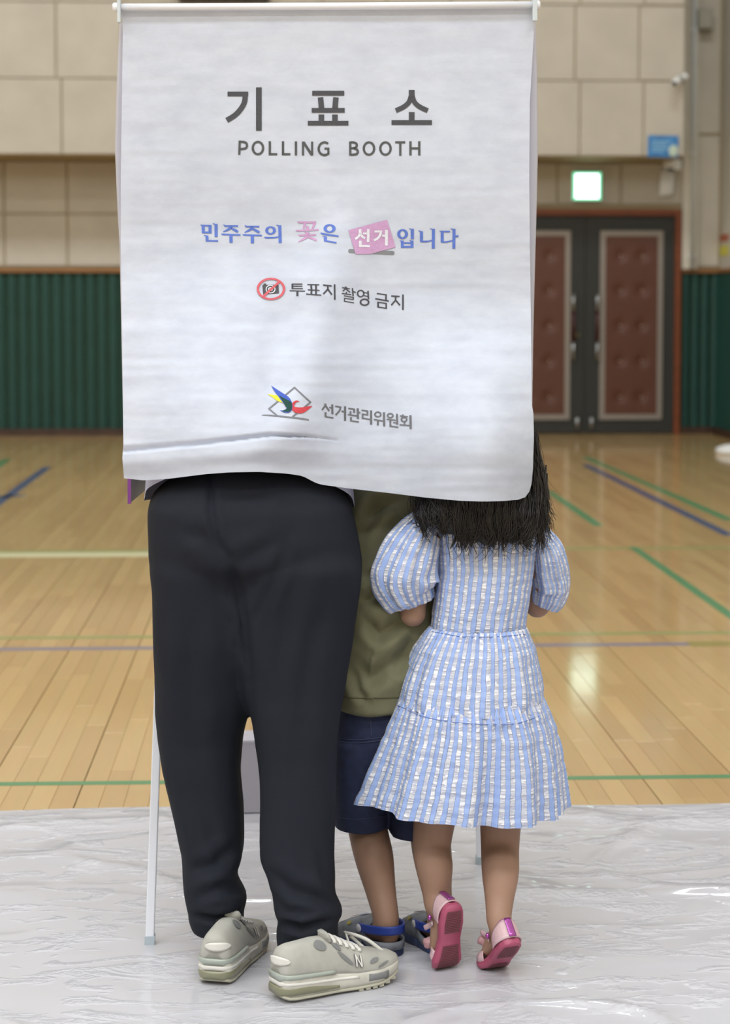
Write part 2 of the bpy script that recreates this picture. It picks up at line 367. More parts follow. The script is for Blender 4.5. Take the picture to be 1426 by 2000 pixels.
for k, y, Lk in PLANKS:
    L = min(LENS[Lk], WY-y); x0, x1 = plank_x(k)
    if (k, y, Lk) in near:
        key = (Lk, round(x1-x0, 5))
        if key not in cache:
            m_ = MB(); m_.add(plank_geo(-(x1-x0)/2, (x1-x0)/2, L), PF); cache[key] = m_.mesh('plank', False); cache[key].materials.append(M_plank)
        put(cache[key], 'plank', ((x0+x1)/2, y, 0), floor)
    elif x1 < WXR: mbr.add(np.array(plank_geo(x0, x1, L))+(0, y, 0), PF)
obj('planks_beyond', mbr, M_plank, floor, smooth=False, kind='stuff')
M_lg = mat('line_green', (66, 132, 84), .4, coat=.5); M_lb = mat('line_blue', (54, 72, 112), .4, coat=.5); M_lw = mat('line_cream', (205, 200, 160), .4, coat=.5); M_lp = mat('line_pale_green', (140, 146, 84), .4, coat=.5)
M_lv = mat('line_violet', (128, 118, 128), .4, coat=.5); M_lt = mat('line_tape', (140, 128, 62), .4, coat=.3)
def line_x(py_mid, wpx, m, xa, xb, z=.0006):
    p = PZ(np.array(700.), np.array(float(py_mid))); q = PZ(np.array(700.), np.array(py_mid-wpx)); mb = MB(); box(mb, (xa, p[1], 0), (xb, q[1], z)); obj('court_line', mb, m, floor, smooth=False)
def line_y(pa, pb, wm, m):
    a = PZ(np.array(float(pa[0])), np.array(float(pa[1]))); b = PZ(np.array(float(pb[0])), np.array(float(pb[1]))); mb = MB(); d = unit(b-a); nrm = np.array([d[1], -d[0], 0])*wm/2
    V = [a-nrm, a+nrm, b+nrm, b-nrm]; V = [v for v in V]+[v+np.array([0, 0, .0009]) for v in V]
    mb.add(V, [(0, 1, 5, 4), (1, 2, 6, 5), (2, 3, 7, 6), (3, 0, 4, 7), (4, 5, 6, 7)]); obj('court_line', mb, m, floor, smooth=False)
line_x(1527.5, 7, M_lg, -5, WXR-.6); line_x(1266, 6.5, M_lv, -6, 1.62); line_x(1243.5, 5, M_lp, -6, WXR-.6); line_x(1085, 9, M_lw, -6, 1.0); line_x(1076, 4, M_lp, -6, WXR-.6)
line_x(1262, 6.5, M_lv, 1.93, WXR-.6); line_x(1268, 10, M_lt, 1.62, 1.93, .0008)
line_y((1143, 893), (1426, 1016), .07, M_lg); line_y((1143, 908), (1426, 1046), .07, M_lb); line_y((1072, 960), (1170, 1027), .06, M_lg); line_y((1235, 1068), (1500, 1253), .05, M_lg)
line_y((93, 912), (-60, 1024), .07, M_lb); line_y((46, 967), (-20, 972), .12, M_lb); line_y((15, 897), (-60, 945), .07, M_lg)
# ================================================================== THINGS ON THE FAR WALL
def on_wall(name, pxa, pya, pxb, pyb, dep, m, label, cat, Y=None, rot=0):
    Y = WY if Y is None else Y
    a, b = P(np.array(float(pxa)), np.array(float(pyb)), Y), P(np.array(float(pxb)), np.array(float(pya)), Y); c = (a+b)/2; h = (b-a)/2
    mb = MB(); box(mb, (-abs(h[0]), -dep, -abs(h[2])), (abs(h[0]), 0, abs(h[2]))); o = obj(name, mb, m, smooth=False, label=label, cat=cat)
    o.location = c; o.rotation_euler = (0, rot, 0); fit_edges(o); return o, c, h
M_exitg = mat('exit_green', (80, 190, 140), .4, emit=((120, 232, 178), 1.1)); M_exitw = mat('exit_face', (235, 255, 245), .4, emit=((225, 255, 240), 4.0)); M_white = mat('white_plastic', (225, 226, 226), .4)
ex, c, h = on_wall('exit_sign', 1116, 337, 1173, 392, .07, M_white, 'glowing green and white exit sign box above the double door', 'exit sign', WY-.02)
mb = MB(); box(mb, (-h[0]*.97, -.075, -h[2]*.97), (h[0]*.97, -.07, h[2]*.97)); obj('sign_border', mb, M_exitg, ex, smooth=False, M=Matrix())
mb = MB(); box(mb, (-h[0]*.80, -.079, -h[2]*.84), (h[0]*.80, -.075, h[2]*.84)); obj('sign_face', mb, M_exitw, ex, smooth=False, M=Matrix())
bs, c, h = on_wall('notice_board', 1265, 265, 1325, 307, .012, mat('blue_print', (56, 122, 182), .5, noise=(9, .2)), 'small blue printed notice board mounted above the right end of the door', 'sign', YS-.002, rot=math.radians(1))
mb = MB()
for k, (l, r) in enumerate(((-.75, .55), (-.75, .25), (-.75, .45), (-.75, .1))): box(mb, (h[0]*l, -.014, h[2]*(.45-.3*k)-.01), (h[0]*r, -.012, h[2]*(.45-.3*k)+.012))
obj('faded_print', mb, mat('pale_blue_print', (120, 170, 208), .6), bs, smooth=False, M=Matrix())
mb = MB(); ellipsoid(mb, (h[0]*.68, -.012, -h[2]*.4), (.05, .004, .06), 12, 6); obj('white_emblem', mb, mat('pale_print', (190, 206, 190), .6), bs, M=Matrix())
dv, c, h = on_wall('wall_unit', 1295, 313, 1327, 333, .10, M_white, 'white wall-mounted unit below the blue notice board', 'wall unit', WY-.02)
mb = MB(); box(mb, (-h[0]*.7, -.105, -h[2]*1.0), (h[0]*.1, -.02, -h[2]*.72)); obj('dark_slot', mb, mat('dark_slot', (50, 50, 60), .5), dv, smooth=False, M=Matrix())
pp = thing('paper_sheet', tuple(P(np.array(1302.), np.array(386.), WY-.10)), 'white sheet of paper hanging under the white wall unit', 'paper')
gx = np.linspace(0, 1, 9); V = []
for v in np.linspace(0, 1, 13):
    for u in gx:
        px = 1290+u*28-3*v; py = 333+v*(52-4*u); V.append(P(np.array(px), np.array(py), WY-.03-.03*math.sin(v*2.5)-.01*math.sin(u*3)))
mb = MB(); mb.add(V, grid_faces(13, 9)); s = obj('sheet', mb, M_white, pp); md = s.modifiers.new('s', 'SOLIDIFY'); md.thickness = .002
bk, c, h = on_wall('wall_speaker', 1357, 22, 1386, 60, .16, mat('grey_box', (150, 148, 136), .6), 'beige-grey box mounted high on the wall at the right edge', 'wall box')
mb = MB(); box(mb, (-h[0]*.8, -.165, -h[2]*.8), (h[0]*.8, -.16, h[2]*.8)); obj('cover', mb, mat('grey_cover', (160, 158, 146), .7), bk, smooth=False, M=Matrix())
# bullet camera
cc = thing('security_camera', tuple(P(np.array(1326.), np.array(158.), YS-.1)), 'small white security camera on the wall left of the conduit', 'camera')
mb = MB(); etube(mb, P(np.array([1337., 1327.]), np.array([150., 160.]), YS-.06), [.018, .016], n=10); ellipsoid(mb, P(np.array(1338.), np.array(150.), YS-.03), (.035, .03, .035), 14, 9); obj('bracket', mb, M_white, cc)
mb = MB(); etube(mb, P(np.array([1329., 1317.]), np.array([153., 163.]), np.array([YS-.06, YS-.2])), [.038, .034], n=14); obj('camera_body', mb, M_white, cc)
mb = MB(); etube(mb, P(np.array([1317.3, 1316.6]), np.array([163., 163.5]), np.array([YS-.2, YS-.207])), [.024, .022], n=12); obj('lens', mb, mat('lens_black', (25, 25, 28), .2), cc)
cp = thing('conduit_pipe', (wx(1346), WY-.12, zt), 'white vertical conduit pipe on the pilaster beside the door', 'pipe')
mb = MB(); etube(mb, [(wx(1346), WY-.125, zt+.005), (wx(1346), WY-.125, wz(-150))], .022, n=12); obj('pipe', mb, mat('pale_conduit', (196, 200, 200), .4), cp)
for q in (300, 60, 500):
    mb = MB(); box(mb, (wx(1346)-.035, WY-.135, wz(q)-.012), (wx(1346)+.035, WY-.10, wz(q)+.012)); obj('clamp', mb, M_white, cp, smooth=False)
sb = on_wall('scoreboard', 350, -70, 527, 3, .10, mat('black_board', (26, 24, 24), .5), 'black board high on the wall just above the booth curtain', 'board', YS-.004)[0]
mb = MB(); box(mb, (-.43, -.11, -.17), (.43, -.10, .17)); obj('board_face', mb, mat('black_board_face', (18, 18, 20), .3), sb, smooth=False, M=Matrix())
for nm, pya, pyb, col, lb in (('warning_sticker', 458, 472, (170, 84, 50), 'small red-brown sticker on the right side wall'), ('notice_sticker', 480, 500, (206, 200, 70), 'small yellow sticker on the right side wall under the red one')):
    mb = MB(); ya, yb = WXR*FPX/(1428-540), WXR*FPX/(1412-540); za, zb2 = wz(pyb), wz(pya); box(mb, (WXR-.006, ya, za), (WXR+.001, yb, zb2)); s = obj(nm, mb, mat(nm, col, .5), smooth=False, label=lb, cat='sticker'); fit_edges(s)
# white stand at the right edge of the frame
sp = PZ(np.array(1436.), np.array(886.)); st = thing('floor_stand', tuple(sp), 'white pole stand on a round base at the right edge by the green padding', 'stand')
mb = MB(); etube(mb, [sp+(0, 0, z) for z in (0, .02, .05, .075, .09)], [.17, .175, .17, .11, .03], n=28); obj('base', mb, M_white, st)
mb = MB(); etube(mb, [sp+(0, 0, .08), sp+(0, 0, 1.7)], .018, n=12); obj('pole', mb, M_white, st)
zz = float(P(np.array(1420.), np.array(628.), sp[1])[2])
mb = MB(); etube(mb, [np.array([sp[0]+.06, sp[1], zz]), np.array([sp[0]-.10, sp[1], zz]), np.array([sp[0]-.125, sp[1], zz])], [.012, .012, .004], n=10); obj('arm', mb, M_white, st)
mb = MB(); ellipsoid(mb, sp+(0, 0, 1.7), (.03, .03, .03), 12, 8); obj('finial', mb, M_white, st)
# ================================================================== PLASTIC SHEET ON THE FLOOR
def sheet_mat():
    m = bpy.data.materials.new('white_plastic_sheet'); m.use_nodes = True; nt = m.node_tree; b = nt.nodes['Principled BSDF']
    b.inputs['Base Color'].default_value = lin((184, 184, 191)); b.inputs['Roughness'].default_value = .5; b.inputs['Coat Weight'].default_value = .75; b.inputs['Coat Roughness'].default_value = .09
    b.inputs['Subsurface Weight'].default_value = 0
    g = N(nt, 'ShaderNodeNewGeometry'); hs = []
    for sc_, st_, amt in ((3.2, (1, .7, 1), 1.0), (9, (1, .6, 1), .35), (34, (1, .6, 1), .10)):
        mp = N(nt, 'ShaderNodeMapping'); mp.inputs['Scale'].default_value = st_; t = N(nt, 'ShaderNodeTexNoise'); t.noise_type = 'RIDGED_MULTIFRACTAL'; t.inputs['Scale'].default_value = sc_; t.inputs['Detail'].default_value = 3; t.inputs['Distortion'].default_value = .8
        nt.links.new(g.outputs['Position'], mp.inputs[0]); nt.links.new(mp.outputs[0], t.inputs['Vector'])
        mu = N(nt, 'ShaderNodeMath', operation='MULTIPLY'); mu.inputs[1].default_value = amt; nt.links.new(t.outputs[0], mu.inputs[0]); hs.append(mu)
    a1 = N(nt, 'ShaderNodeMath', operation='ADD'); a2 = N(nt, 'ShaderNodeMath', operation='ADD'); nt.links.new(hs[0].outputs[0], a1.inputs[0]); nt.links.new(hs[1].outputs[0], a1.inputs[1]); nt.links.new(a1.outputs[0], a2.inputs[0]); nt.links.new(hs[2].outputs[0], a2.inputs[1])
    bp = N(nt, 'ShaderNodeBump'); bp.inputs['Strength'].default_value = .22; bp.inputs['Distance'].default_value = .008; nt.links.new(a2.outputs[0], bp.inputs['Height']); nt.links.new(bp.outputs[0], b.inputs['Normal'])
    tf = N(nt, 'ShaderNodeTexNoise'); tf.inputs['Scale'].default_value = 90; tf.inputs['Detail'].default_value = 2; nt.links.new(g.outputs['Position'], tf.inputs['Vector'])
    tm = N(nt, 'ShaderNodeTexNoise'); tm.inputs['Scale'].default_value = 6; tm.inputs['Distortion'].default_value = 1.2; mpm = N(nt, 'ShaderNodeMapping'); mpm.inputs['Scale'].default_value = (1, 2.2, 1); nt.links.new(g.outputs['Position'], mpm.inputs[0]); nt.links.new(mpm.outputs[0], tm.inputs['Vector'])
    rm_ = N(nt, 'ShaderNodeMapRange'); rm_.inputs[1].default_value = .52; rm_.inputs[2].default_value = .62; nt.links.new(tm.outputs[0], rm_.inputs[0])
    mm = N(nt, 'ShaderNodeMath', operation='MULTIPLY'); nt.links.new(tf.outputs[0], mm.inputs[0]); nt.links.new(rm_.outputs[0], mm.inputs[1])
    m3 = N(nt, 'ShaderNodeMath', operation='MULTIPLY_ADD'); m3.inputs[1].default_value = 2.2; a5 = N(nt, 'ShaderNodeMath', operation='MULTIPLY'); a5.inputs[1].default_value = .5; nt.links.new(a2.outputs[0], a5.inputs[0]); nt.links.new(mm.outputs[0], m3.inputs[0]); nt.links.new(a5.outputs[0], m3.inputs[2])
    bp2 = N(nt, 'ShaderNodeBump'); bp2.inputs['Strength'].default_value = 1.0; bp2.inputs['Distance'].default_value = .006; nt.links.new(m3.outputs[0], bp2.inputs['Height']); nt.links.new(bp2.outputs[0], b.inputs['Coat Normal'])
    return m
ex_, ey_ = [], []
for q, r in ((-200, 1590), (0, 1585.5), (150, 1581), (300, 1577.5), (600, 1578), (1050, 1575.5), (1300, 1573), (1426, 1571.5), (1700, 1569)):
    p = PZ(np.array(float(q)), np.array(float(r))); ex_.append(p[0]); ey_.append(p[1])
nxs, nys = 250, 230; XS = np.linspace(-1.5, 2.2, nxs); SH = []
def sheet_z(X, Y):
    Xa = np.asarray(X, float); Ya = np.asarray(Y, float); p = np.stack([Xa, Ya, 0*Xa], -1)
    r = (1-abs(vnoise(p*(1.3, 2.6, 1), 3)))**3*.006+(1-abs(vnoise((p+.3*vnoise(p*2, 8)[..., None])*(2.2, 3.4, 1), 5)))**6*.010+(1-abs(vnoise(p*(5, 8, 1), 9)))**4*.003
    ye = np.interp(Xa, ex_, ey_); return .002+r*np.clip((ye-Ya)/.1, .15, 1)+.004*np.exp(-((ye-Ya-.20-.02*vnoise(p*(2.5, 0, 0), 77))/.03)**2)*(.6+.5*vnoise(p*(6, 0, 0), 78))
GX = []; 
for j in range(nys):
    t = j/(nys-1); ye = np.interp(XS, ex_, ey_); YY = 2.4+(ye-2.4)*t; GX.append(np.stack([XS, YY, sheet_z(XS, YY)], -1))
mb = MB(); mb.add(np.array(GX), grid_faces(nys, nxs)); obj('plastic_sheet', mb, sheet_mat(), label='crinkled white plastic sheet spread on the wooden floor under the booth', cat='floor sheet')
def ground(x, y): return float(sheet_z(np.array(x), np.array(y)))
# ================================================================== POLLING BOOTH
def interp(x, pts): pts = np.asarray(pts, float); return np.interp(x, pts[:, 0], pts[:, 1])
sstep = lambda a, b, x: (lambda t: t*t*(3-2*t))(np.clip((np.asarray(x, float)-a)/(b-a), 0, 1))
CL = [(8, 237), (60, 240), (200, 238), (350, 236), (480, 236), (700, 239), (868, 241), (880, 240), (895, 239), (932, 242), (990, 243)]
CR = [(8, 1046), (60, 1043), (200, 1035), (350, 1034), (480, 1035), (700, 1038), (790, 1039), (808, 1042), (850, 1043), (920, 1041), (1000, 1040)]
CB = [(0, 934), (.05, 938.5), (.11, 935), (.2, 926), (.26, 922.5), (.33, 921.5), (.40, 925), (.44, 930), (.458, 939), (.478, 946), (.55, 954), (.65, 963), (.74, 972), (.82, 978), (.88, 979.5), (.93, 978.5), (.965, 976), (.982, 971), (.992, 960), (.997, 945), (1.0, 915)]
def fold_y(px): return np.interp(px, [236, 400, 525, 600, 660], [870, 857, 843, 848, 857])
def Ymap(px, py):
    px = np.asarray(px, float); py = np.asarray(py, float)
    base = 4.125-.03*sstep(60, 420, py)
    man = np.exp(-((px-475)/275.)**2); girl = np.exp(-((px-945)/150.)**2)
    y = base-(.262*sstep(410, 940, py))*(.14+.86*man)-.21*sstep(560, 900, py)*girl
    y += -.035*np.exp(-((px-(640-.25*(py-560)))/70.)**2)*sstep(330, 560, py)*(1-sstep(820, 930, py))          # shoulder ridge
    y += .022*np.exp(-((px-(560-.2*(py-620)))/40.)**2)*sstep(540, 640, py)*(1-sstep(740, 860, py))
    # long soft horizontal rumples
    q = np.stack([px/260., py/26., 0*px], -1); amp = .0006+.0010*sstep(250, 700, py)
    y += amp*vnoise(q, 21)+amp*.6*vnoise(q*(1.7, 2.3, 1), 22)+.006*sstep(400, 800, py)*vnoise(np.stack([px/120., py/90., 0*px], -1), 23)
    # the tuck above the hem
    fy = fold_y(px); wv = np.clip((672-px)/100., 0, 1); bw = np.interp(px, [236, 525, 660], [13, 10, 2.5])
    d = py-fy; y += wv*(.013*np.clip(d/bw, 0, 1)*(1-sstep(1.0, 1.2, d/bw))); y += -wv*.006*sstep(1.0, 1.4, d/bw)*(1-sstep(30, 62, d))+wv*.006*sstep(30, 66, d)
    return y
def curtain_mat():
    m = mat('nonwoven_cloth', (208, 211, 222), .85, spec=.2, trans=.28); nt = m.node_tree; b = nt.nodes['Principled BSDF']
    g = N(nt, 'ShaderNodeNewGeometry'); t = N(nt, 'ShaderNodeTexNoise'); t.inputs['Scale'].default_value = 14; t.inputs['Detail'].default_value = 10; t.inputs['Roughness'].default_value = .7
    mp = N(nt, 'ShaderNodeMapping'); mp.inputs['Scale'].default_value = (1, 1, 2.2); nt.links.new(g.outputs['Position'], mp.inputs[0]); nt.links.new(mp.outputs[0], t.inputs['Vector'])
    cr = N(nt, 'ShaderNodeValToRGB'); e = cr.color_ramp.elements; e[0].position = .3; e[0].color = lin((200, 207, 223)); e[1].position = .72; e[1].color = lin((221, 228, 242)); nt.links.new(t.outputs[0], cr.inputs[0]); nt.links.new(cr.outputs[0], b.inputs['Base Color'])
    mp2 = N(nt, 'ShaderNodeMapping'); mp2.inputs['Scale'].default_value = (4, 1, 16); t2 = N(nt, 'ShaderNodeTexNoise'); t2.inputs['Scale'].default_value = 2.2; t2.inputs['Detail'].default_value = 6
    nt.links.new(g.outputs['Position'], mp2.inputs[0]); nt.links.new(mp2.outputs[0], t2.inputs['Vector'])
    bp = N(nt, 'ShaderNodeBump'); bp.inputs['Strength'].default_value = .16; bp.inputs['Distance'].default_value = .005; nt.links.new(t2.outputs[0], bp.inputs['Height']); nt.links.new(bp.outputs[0], b.inputs['Normal'])
    return m
M_cloth = curtain_mat(); M_alu = mat('white_aluminium', (226, 229, 238), .35, metal=.1); M_clip = mat('pale_blue_clip', (196, 205, 212), .45); M_cap = mat('foot_cap', (168, 180, 188), .5)
M_inner = mat('grey_panel', (150, 152, 156), .6); M_purple = mat('purple_edge', (138, 70, 148), .5)
bc = P(np.array(643.), np.array(1848.), 4.45); booth = thing('polling_booth', (bc[0], 4.45, 0), 'white fabric polling booth on splayed aluminium legs with a printed front curtain', 'polling booth')
ns, nt_ = 230, 330; S_ = np.linspace(0, 1, ns); V = []
S_ = np.concatenate([np.linspace(0, .95, 190), np.linspace(.952, 1, 60)]); ns = len(S_)
cb = np.array(CB); bot = np.interp(S_, cb[:, 0], cb[:, 1])
k3 = np.ones(5)/5; bs_ = np.convolve(np.pad(bot, 2, 'edge'), k3, 'valid'); bot = np.where(S_ < .94, bs_, bot)
for t in np.linspace(0, 1, nt_):
    tp_ = 15-4.5*S_; py = tp_+t*(bot-tp_); px = interp(py, CL)+S_*(interp(py, CR)-interp(py, CL)); V.append(P(px, py, Ymap(px, py)))
mb = MB(); mb.add(np.array(V), grid_faces(nt_, ns, flip=True)); curtain = obj('front_curtain', mb, M_cloth, booth)
# ---- print on the curtain
def ribbon(mb, pts, wd, x0=0, y0=0, k=1, off=.0012, rnd=False):
    pts = np.asarray(pts, float); wd = np.broadcast_to(np.asarray(wd, float), len(pts)).astype(float)
    if len(pts) > 2: Q = resample(np.column_stack([pts, wd]), (len(pts)-1)*6+1); pts, wd = Q[:, :2], Q[:, 2]
    L = np.r_[0, np.cumsum(np.hypot(*np.diff(pts, axis=0).T))]; n = max(2, int(L[-1]/k/3)+2); n = max(n, len(pts))
    s = np.linspace(0, L[-1], n); p = np.stack([np.interp(s, L, pts[:, 0]), np.interp(s, L, pts[:, 1])], -1); wv = np.interp(s, L, wd)
    T = unit(np.gradient(p, axis=0)); nr = np.stack([-T[:, 1], T[:, 0]], -1); m = 5
    rows = []
    for f in np.linspace(-.5, .5, m):
        q = p+nr*(wv*f)[:, None]; px, py = x0+q[:, 0]/k, y0+q[:, 1]/k; rows.append(P(px, py, Ymap(px, py)-off))
    mb.add(np.array(rows), grid_faces(m, n))
    if rnd:
        for e in (0, -1): ring(mb, (p[e, 0], p[e, 1]), wv[e]/2, wv[e]/2, 0, 0, x0, y0, k, off)
def ring(mb, c, ox, oy, ix, iy, x0, y0, k, off=.0012, n=36, a0=0):
    a = np.linspace(0, 2*np.pi, n+1); rows = []
    for f in np.linspace(0, 1, 4):
        px = x0+(c[0]+(ix+(ox-ix)*f)*np.cos(a))/k; py = y0+(c[1]+(iy+(oy-iy)*f)*np.sin(a))/k; rows.append(P(px, py, Ymap(px, py)-off))
    mb.add(np.array(rows), grid_faces(4, n+1))
def sheet_quad(mb, q, x0, y0, k, off, n=16):
    q = np.asarray(q, float); rows = []
    for v in np.linspace(0, 1, n):
        a = q[0]+(q[3]-q[0])*v; b = q[1]+(q[2]-q[1])*v; p = a+(b-a)*np.linspace(0, 1, n)[:, None]; px, py = x0+p[:, 0]/k, y0+p[:, 1]/k; rows.append(P(px, py, Ymap(px, py)-off))
    mb.add(np.array(rows), grid_faces(n, n))
def print_part(name, x0, y0, k, strokes, col, off=.0012, rings=()):
    mb = MB()
    for pts, wd in strokes: ribbon(mb, pts, wd, x0, y0, k, off)
    for r in rings: ring(mb, r[0], *r[1:], x0, y0, k, off)
    return obj(name, mb, mat('print_%d_%d_%d' % col, col, .8, spec=.15, noise=(300, .12)), curtain, M=Matrix())
K3 = 3.316
print_part('title_lettering', 430, 160, K3, [([(48, 78), (182, 78)], 30), ([(163, 80), (158, 130), (136, 172), (98, 214), (43, 249)], 35), ([(251, 35), (251, 316)], 37)], (78, 79, 84))
print_part('title_lettering', 430, 160, K3, [([(596, 73), (804, 73)], 32), ([(650, 100), (657, 172)], 36), ([(750, 100), (744, 172)], 36), ([(593, 184), (807, 184)], 31), ([(656, 211), (656, 255)], 36), ([(744, 211), (744, 255)], 36), ([(568, 267), (831, 267)], 31)], (78, 79, 84))
print_part('title_lettering', 430, 160, K3, [([(1241, 52), (1241, 100)], 38), ([(1237, 92), (1222, 132), (1188, 162), (1138, 186)], 32), ([(1245, 92), (1260, 132), (1294, 162), (1345, 186)], 32), ([(1241, 195), (1241, 252)], 37), ([(1110, 263), (1372, 263)], 31)], (78, 79, 84))
print_part('english_lettering', 430, 160, K3, [([(127, 380), (124, 472)], 15), ([(127, 388), (152, 388)], 14), ([(150, 388), (168, 395), (174, 411), (167, 428), (148, 434)], 15), ([(150, 434), (126, 434)], 14),
    ([(322, 384), (322, 475)], 15), ([(316, 468), (370, 468)], 14), ([(407, 384), (407, 475)], 15), ([(401, 468), (455, 468)], 14), ([(491, 385), (491, 476)], 15), ([(537, 476), (537, 386)], 14), ([(539, 389), (594, 473)], 17), ([(596, 476), (596, 386)], 14),
    ([(700, 399), (676, 391), (650, 403), (638, 432), (648, 461), (675, 474), (701, 466)], 15), ([(701, 470), (701, 428)], 14), ([(676, 432), (706, 432)], 14)], (84, 86, 88), rings=[((245, 428), 41, 47, 26, 33)])
print_part('english_lettering', 430, 160, K3, [([(843, 386), (843, 477)], 15), ([(843, 391), (866, 391)], 14), ([(864, 391), (881, 398), (885, 411), (879, 424), (864, 429)], 15), ([(866, 429), (843, 429)], 13), ([(864, 429), (885, 437), (892, 452), (885, 466), (866, 471)], 15), ([(868, 471), (843, 471)], 14),
    ([(1134, 391), (1199, 391)], 14), ([(1167, 391), (1167, 478)], 15), ([(1233, 384), (1233, 476)], 15), ([(1290, 384), (1290, 476)], 15), ([(1233, 430), (1290, 430)], 14)], (84, 86, 88),
    rings=[((964, 431), 41, 47, 26, 33), ((1071, 431), 41, 47, 26, 33)])
KS = 7.922; BLUE = (92, 116, 194); PINK = (186, 146, 186)
ju = lambda dx, dy: [([(448+dx, 150+dy), (480+dx, 172+dy)], 16), ([(462+dx, 170+dy), (672+dx, 170+dy)], 26), ([(572+dx, 175+dy), (528+dx, 218+dy), (445+dx, 260+dy)], [48, 38, 14]), ([(560+dx, 200+dy), (620+dx, 230+dy), (675+dx, 262+dy)], [22, 38, 32]), ([(415+dx, 288+dy), (440+dx, 298+dy), (712+dx, 307+dy)], [10, 24, 24]), ([(565+dx, 308+dy), (565+dx, 426+dy)], 50)]
print_part('slogan_lettering', 380, 420, KS, [([(90, 150), (130, 165)], 12), ([(133, 155), (136, 278)], 46), ([(240, 152), (240, 278)], 46), ([(105, 162), (262, 165)], 24), ([(118, 268), (264, 270)], 28), ([(283, 130), (335, 150)], 14), ([(333, 138), (335, 338)], 48), ([(145, 313), (200, 322)], 12), ([(192, 318), (195, 402)], 46), ([(180, 397), (365, 401)], 24)]
    + ju(0, 0)+ju(330, 9)+[([(1078, 340), (1105, 350), (1230, 350), (1300, 338)], [8, 26, 24, 18]), ([(1265, 154), (1325, 170)], 14), ([(1318, 158), (1326, 431)], 48)], BLUE, rings=[((1177, 238), 83, 66, 37, 42)])
print_part('slogan_lettering', 560, 420, KS, [([(525, 270), (560, 290), (803, 328)], [8, 28, 24]), ([(555, 322), (620, 342)], 12), ([(598, 332), (600, 402)], 46), ([(582, 396), (772, 428)], 24)], BLUE, rings=[((664, 207), 94, 67, 43, 42)])
print_part('slogan_lettering', 730, 420, KS, [([(548, 210), (605, 226)], 13), ([(598, 214), (598, 372)], 48), ([(443, 394), (443, 505)], 45), ([(405, 393), (455, 408)], 12), ([(593, 394), (593, 505)], 45), ([(555, 388), (605, 408)], 12), ([(440, 432), (595, 432)], 22), ([(422, 492), (615, 492)], 30),
    ([(695, 243), (755, 262)], 15), ([(740, 252), (738, 410)], 46), ([(722, 408), (830, 408), (905, 390)], [26, 24, 16]), ([(872, 210), (930, 226)], 13), ([(925, 214), (922, 518)], 46),
    ([(1018, 245), (1060, 258)], 12), ([(1040, 256), (1180, 256)], 24), ([(1060, 258), (1060, 415)], 46), ([(1042, 415), (1130, 415), (1220, 394)], [26, 24, 18]), ([(1190, 210), (1250, 226)], 13), ([(1243, 214), (1240, 519)], 46), ([(1255, 327), (1313, 327)], 28)], BLUE, rings=[((447, 294), 84, 77, 37, 50)])
print_part('pink_lettering', 560, 420, KS, [([(165, 102), (200, 118)], 14), ([(185, 113), (455, 112)], 32), ([(285, 115), (276, 160), (255, 206)], [45, 38, 20]), ([(430, 112), (421, 155), (396, 202)], [45, 40, 20]), ([(322, 172), (322, 232)], 46), ([(140, 232), (175, 240), (495, 226)], [10, 26, 26]), ([(272, 268), (355, 270)], 12), ([(318, 268), (318, 312)], 48), ([(180, 306), (210, 315), (452, 304)], [10, 26, 26]), ([(332, 318), (270, 365), (180, 415)], [46, 34, 12]), ([(315, 335), (390, 358), (465, 390)], [24, 34, 32])], PINK)
mb = MB(); ribbon(mb, [(684, 490), (767, 494)], 7.6, off=.0010, rnd=True); obj('slot_bar', mb, mat('print_grey_bar', (122, 124, 130), .8), curtain, M=Matrix())
mb = MB(); sheet_quad(mb, [(680.5, 449.5), (756, 429), (772.8, 482.5), (723, 496.2)], 0, 0, 1, .0016); sheet_quad(mb, [(680.5, 449.5), (723, 496.2), (708, 496.5), (694.5, 496)], 0, 0, 1, .0016); obj('ballot_mark', mb, mat('print_pink_card', PINK, .8, noise=(300, .1)), curtain, M=Matrix())
WH = (214, 216, 226)
print_part('white_lettering', 560, 420, KS, [([(1137, 220), (1137, 290)], 40), ([(1137, 278), (1112, 332), (1060, 372)], 36), ([(1140, 278), (1165, 328), (1212, 362)], 36), ([(1180, 285), (1250, 285)], 30), ([(1263, 218), (1260, 418)], 40), ([(1140, 398), (1140, 490)], 42), ([(1122, 478), (1288, 480)], 32)], WH, off=.0022)
print_part('white_lettering', 730, 420, KS, [([(12, 255), (132, 255)], 34), ([(113, 255), (100, 310), (60, 360), (5, 394)], 36), ([(130, 320), (190, 320)], 34), ([(197, 228), (197, 472)], 44)], WH, off=.0022)
DK = (72, 72, 78)
mb = MB(); sheet_quad(mb, [(178, 207), (428, 203), (436, 338), (190, 356)], 490, 530, KS, .0012); ribbon(mb, [(196, 198), (236, 197)], 18, 490, 530, KS, .0012); obj('camera_pictogram', mb, mat('print_72_72_78b', DK, .8), curtain, M=Matrix())
print_part('camera_lens_mark', 490, 530, KS, [], WH, off=.0018, rings=[((305, 275), 76, 66, 62, 52), ((305, 275), 37, 31, 22, 18)])
print_part('prohibition_mark', 490, 530, KS, [([(198, 382), (452, 150)], 34)], (196, 96, 106), off=.0024, rings=[((311, 270), 221, 172, 184, 143)])
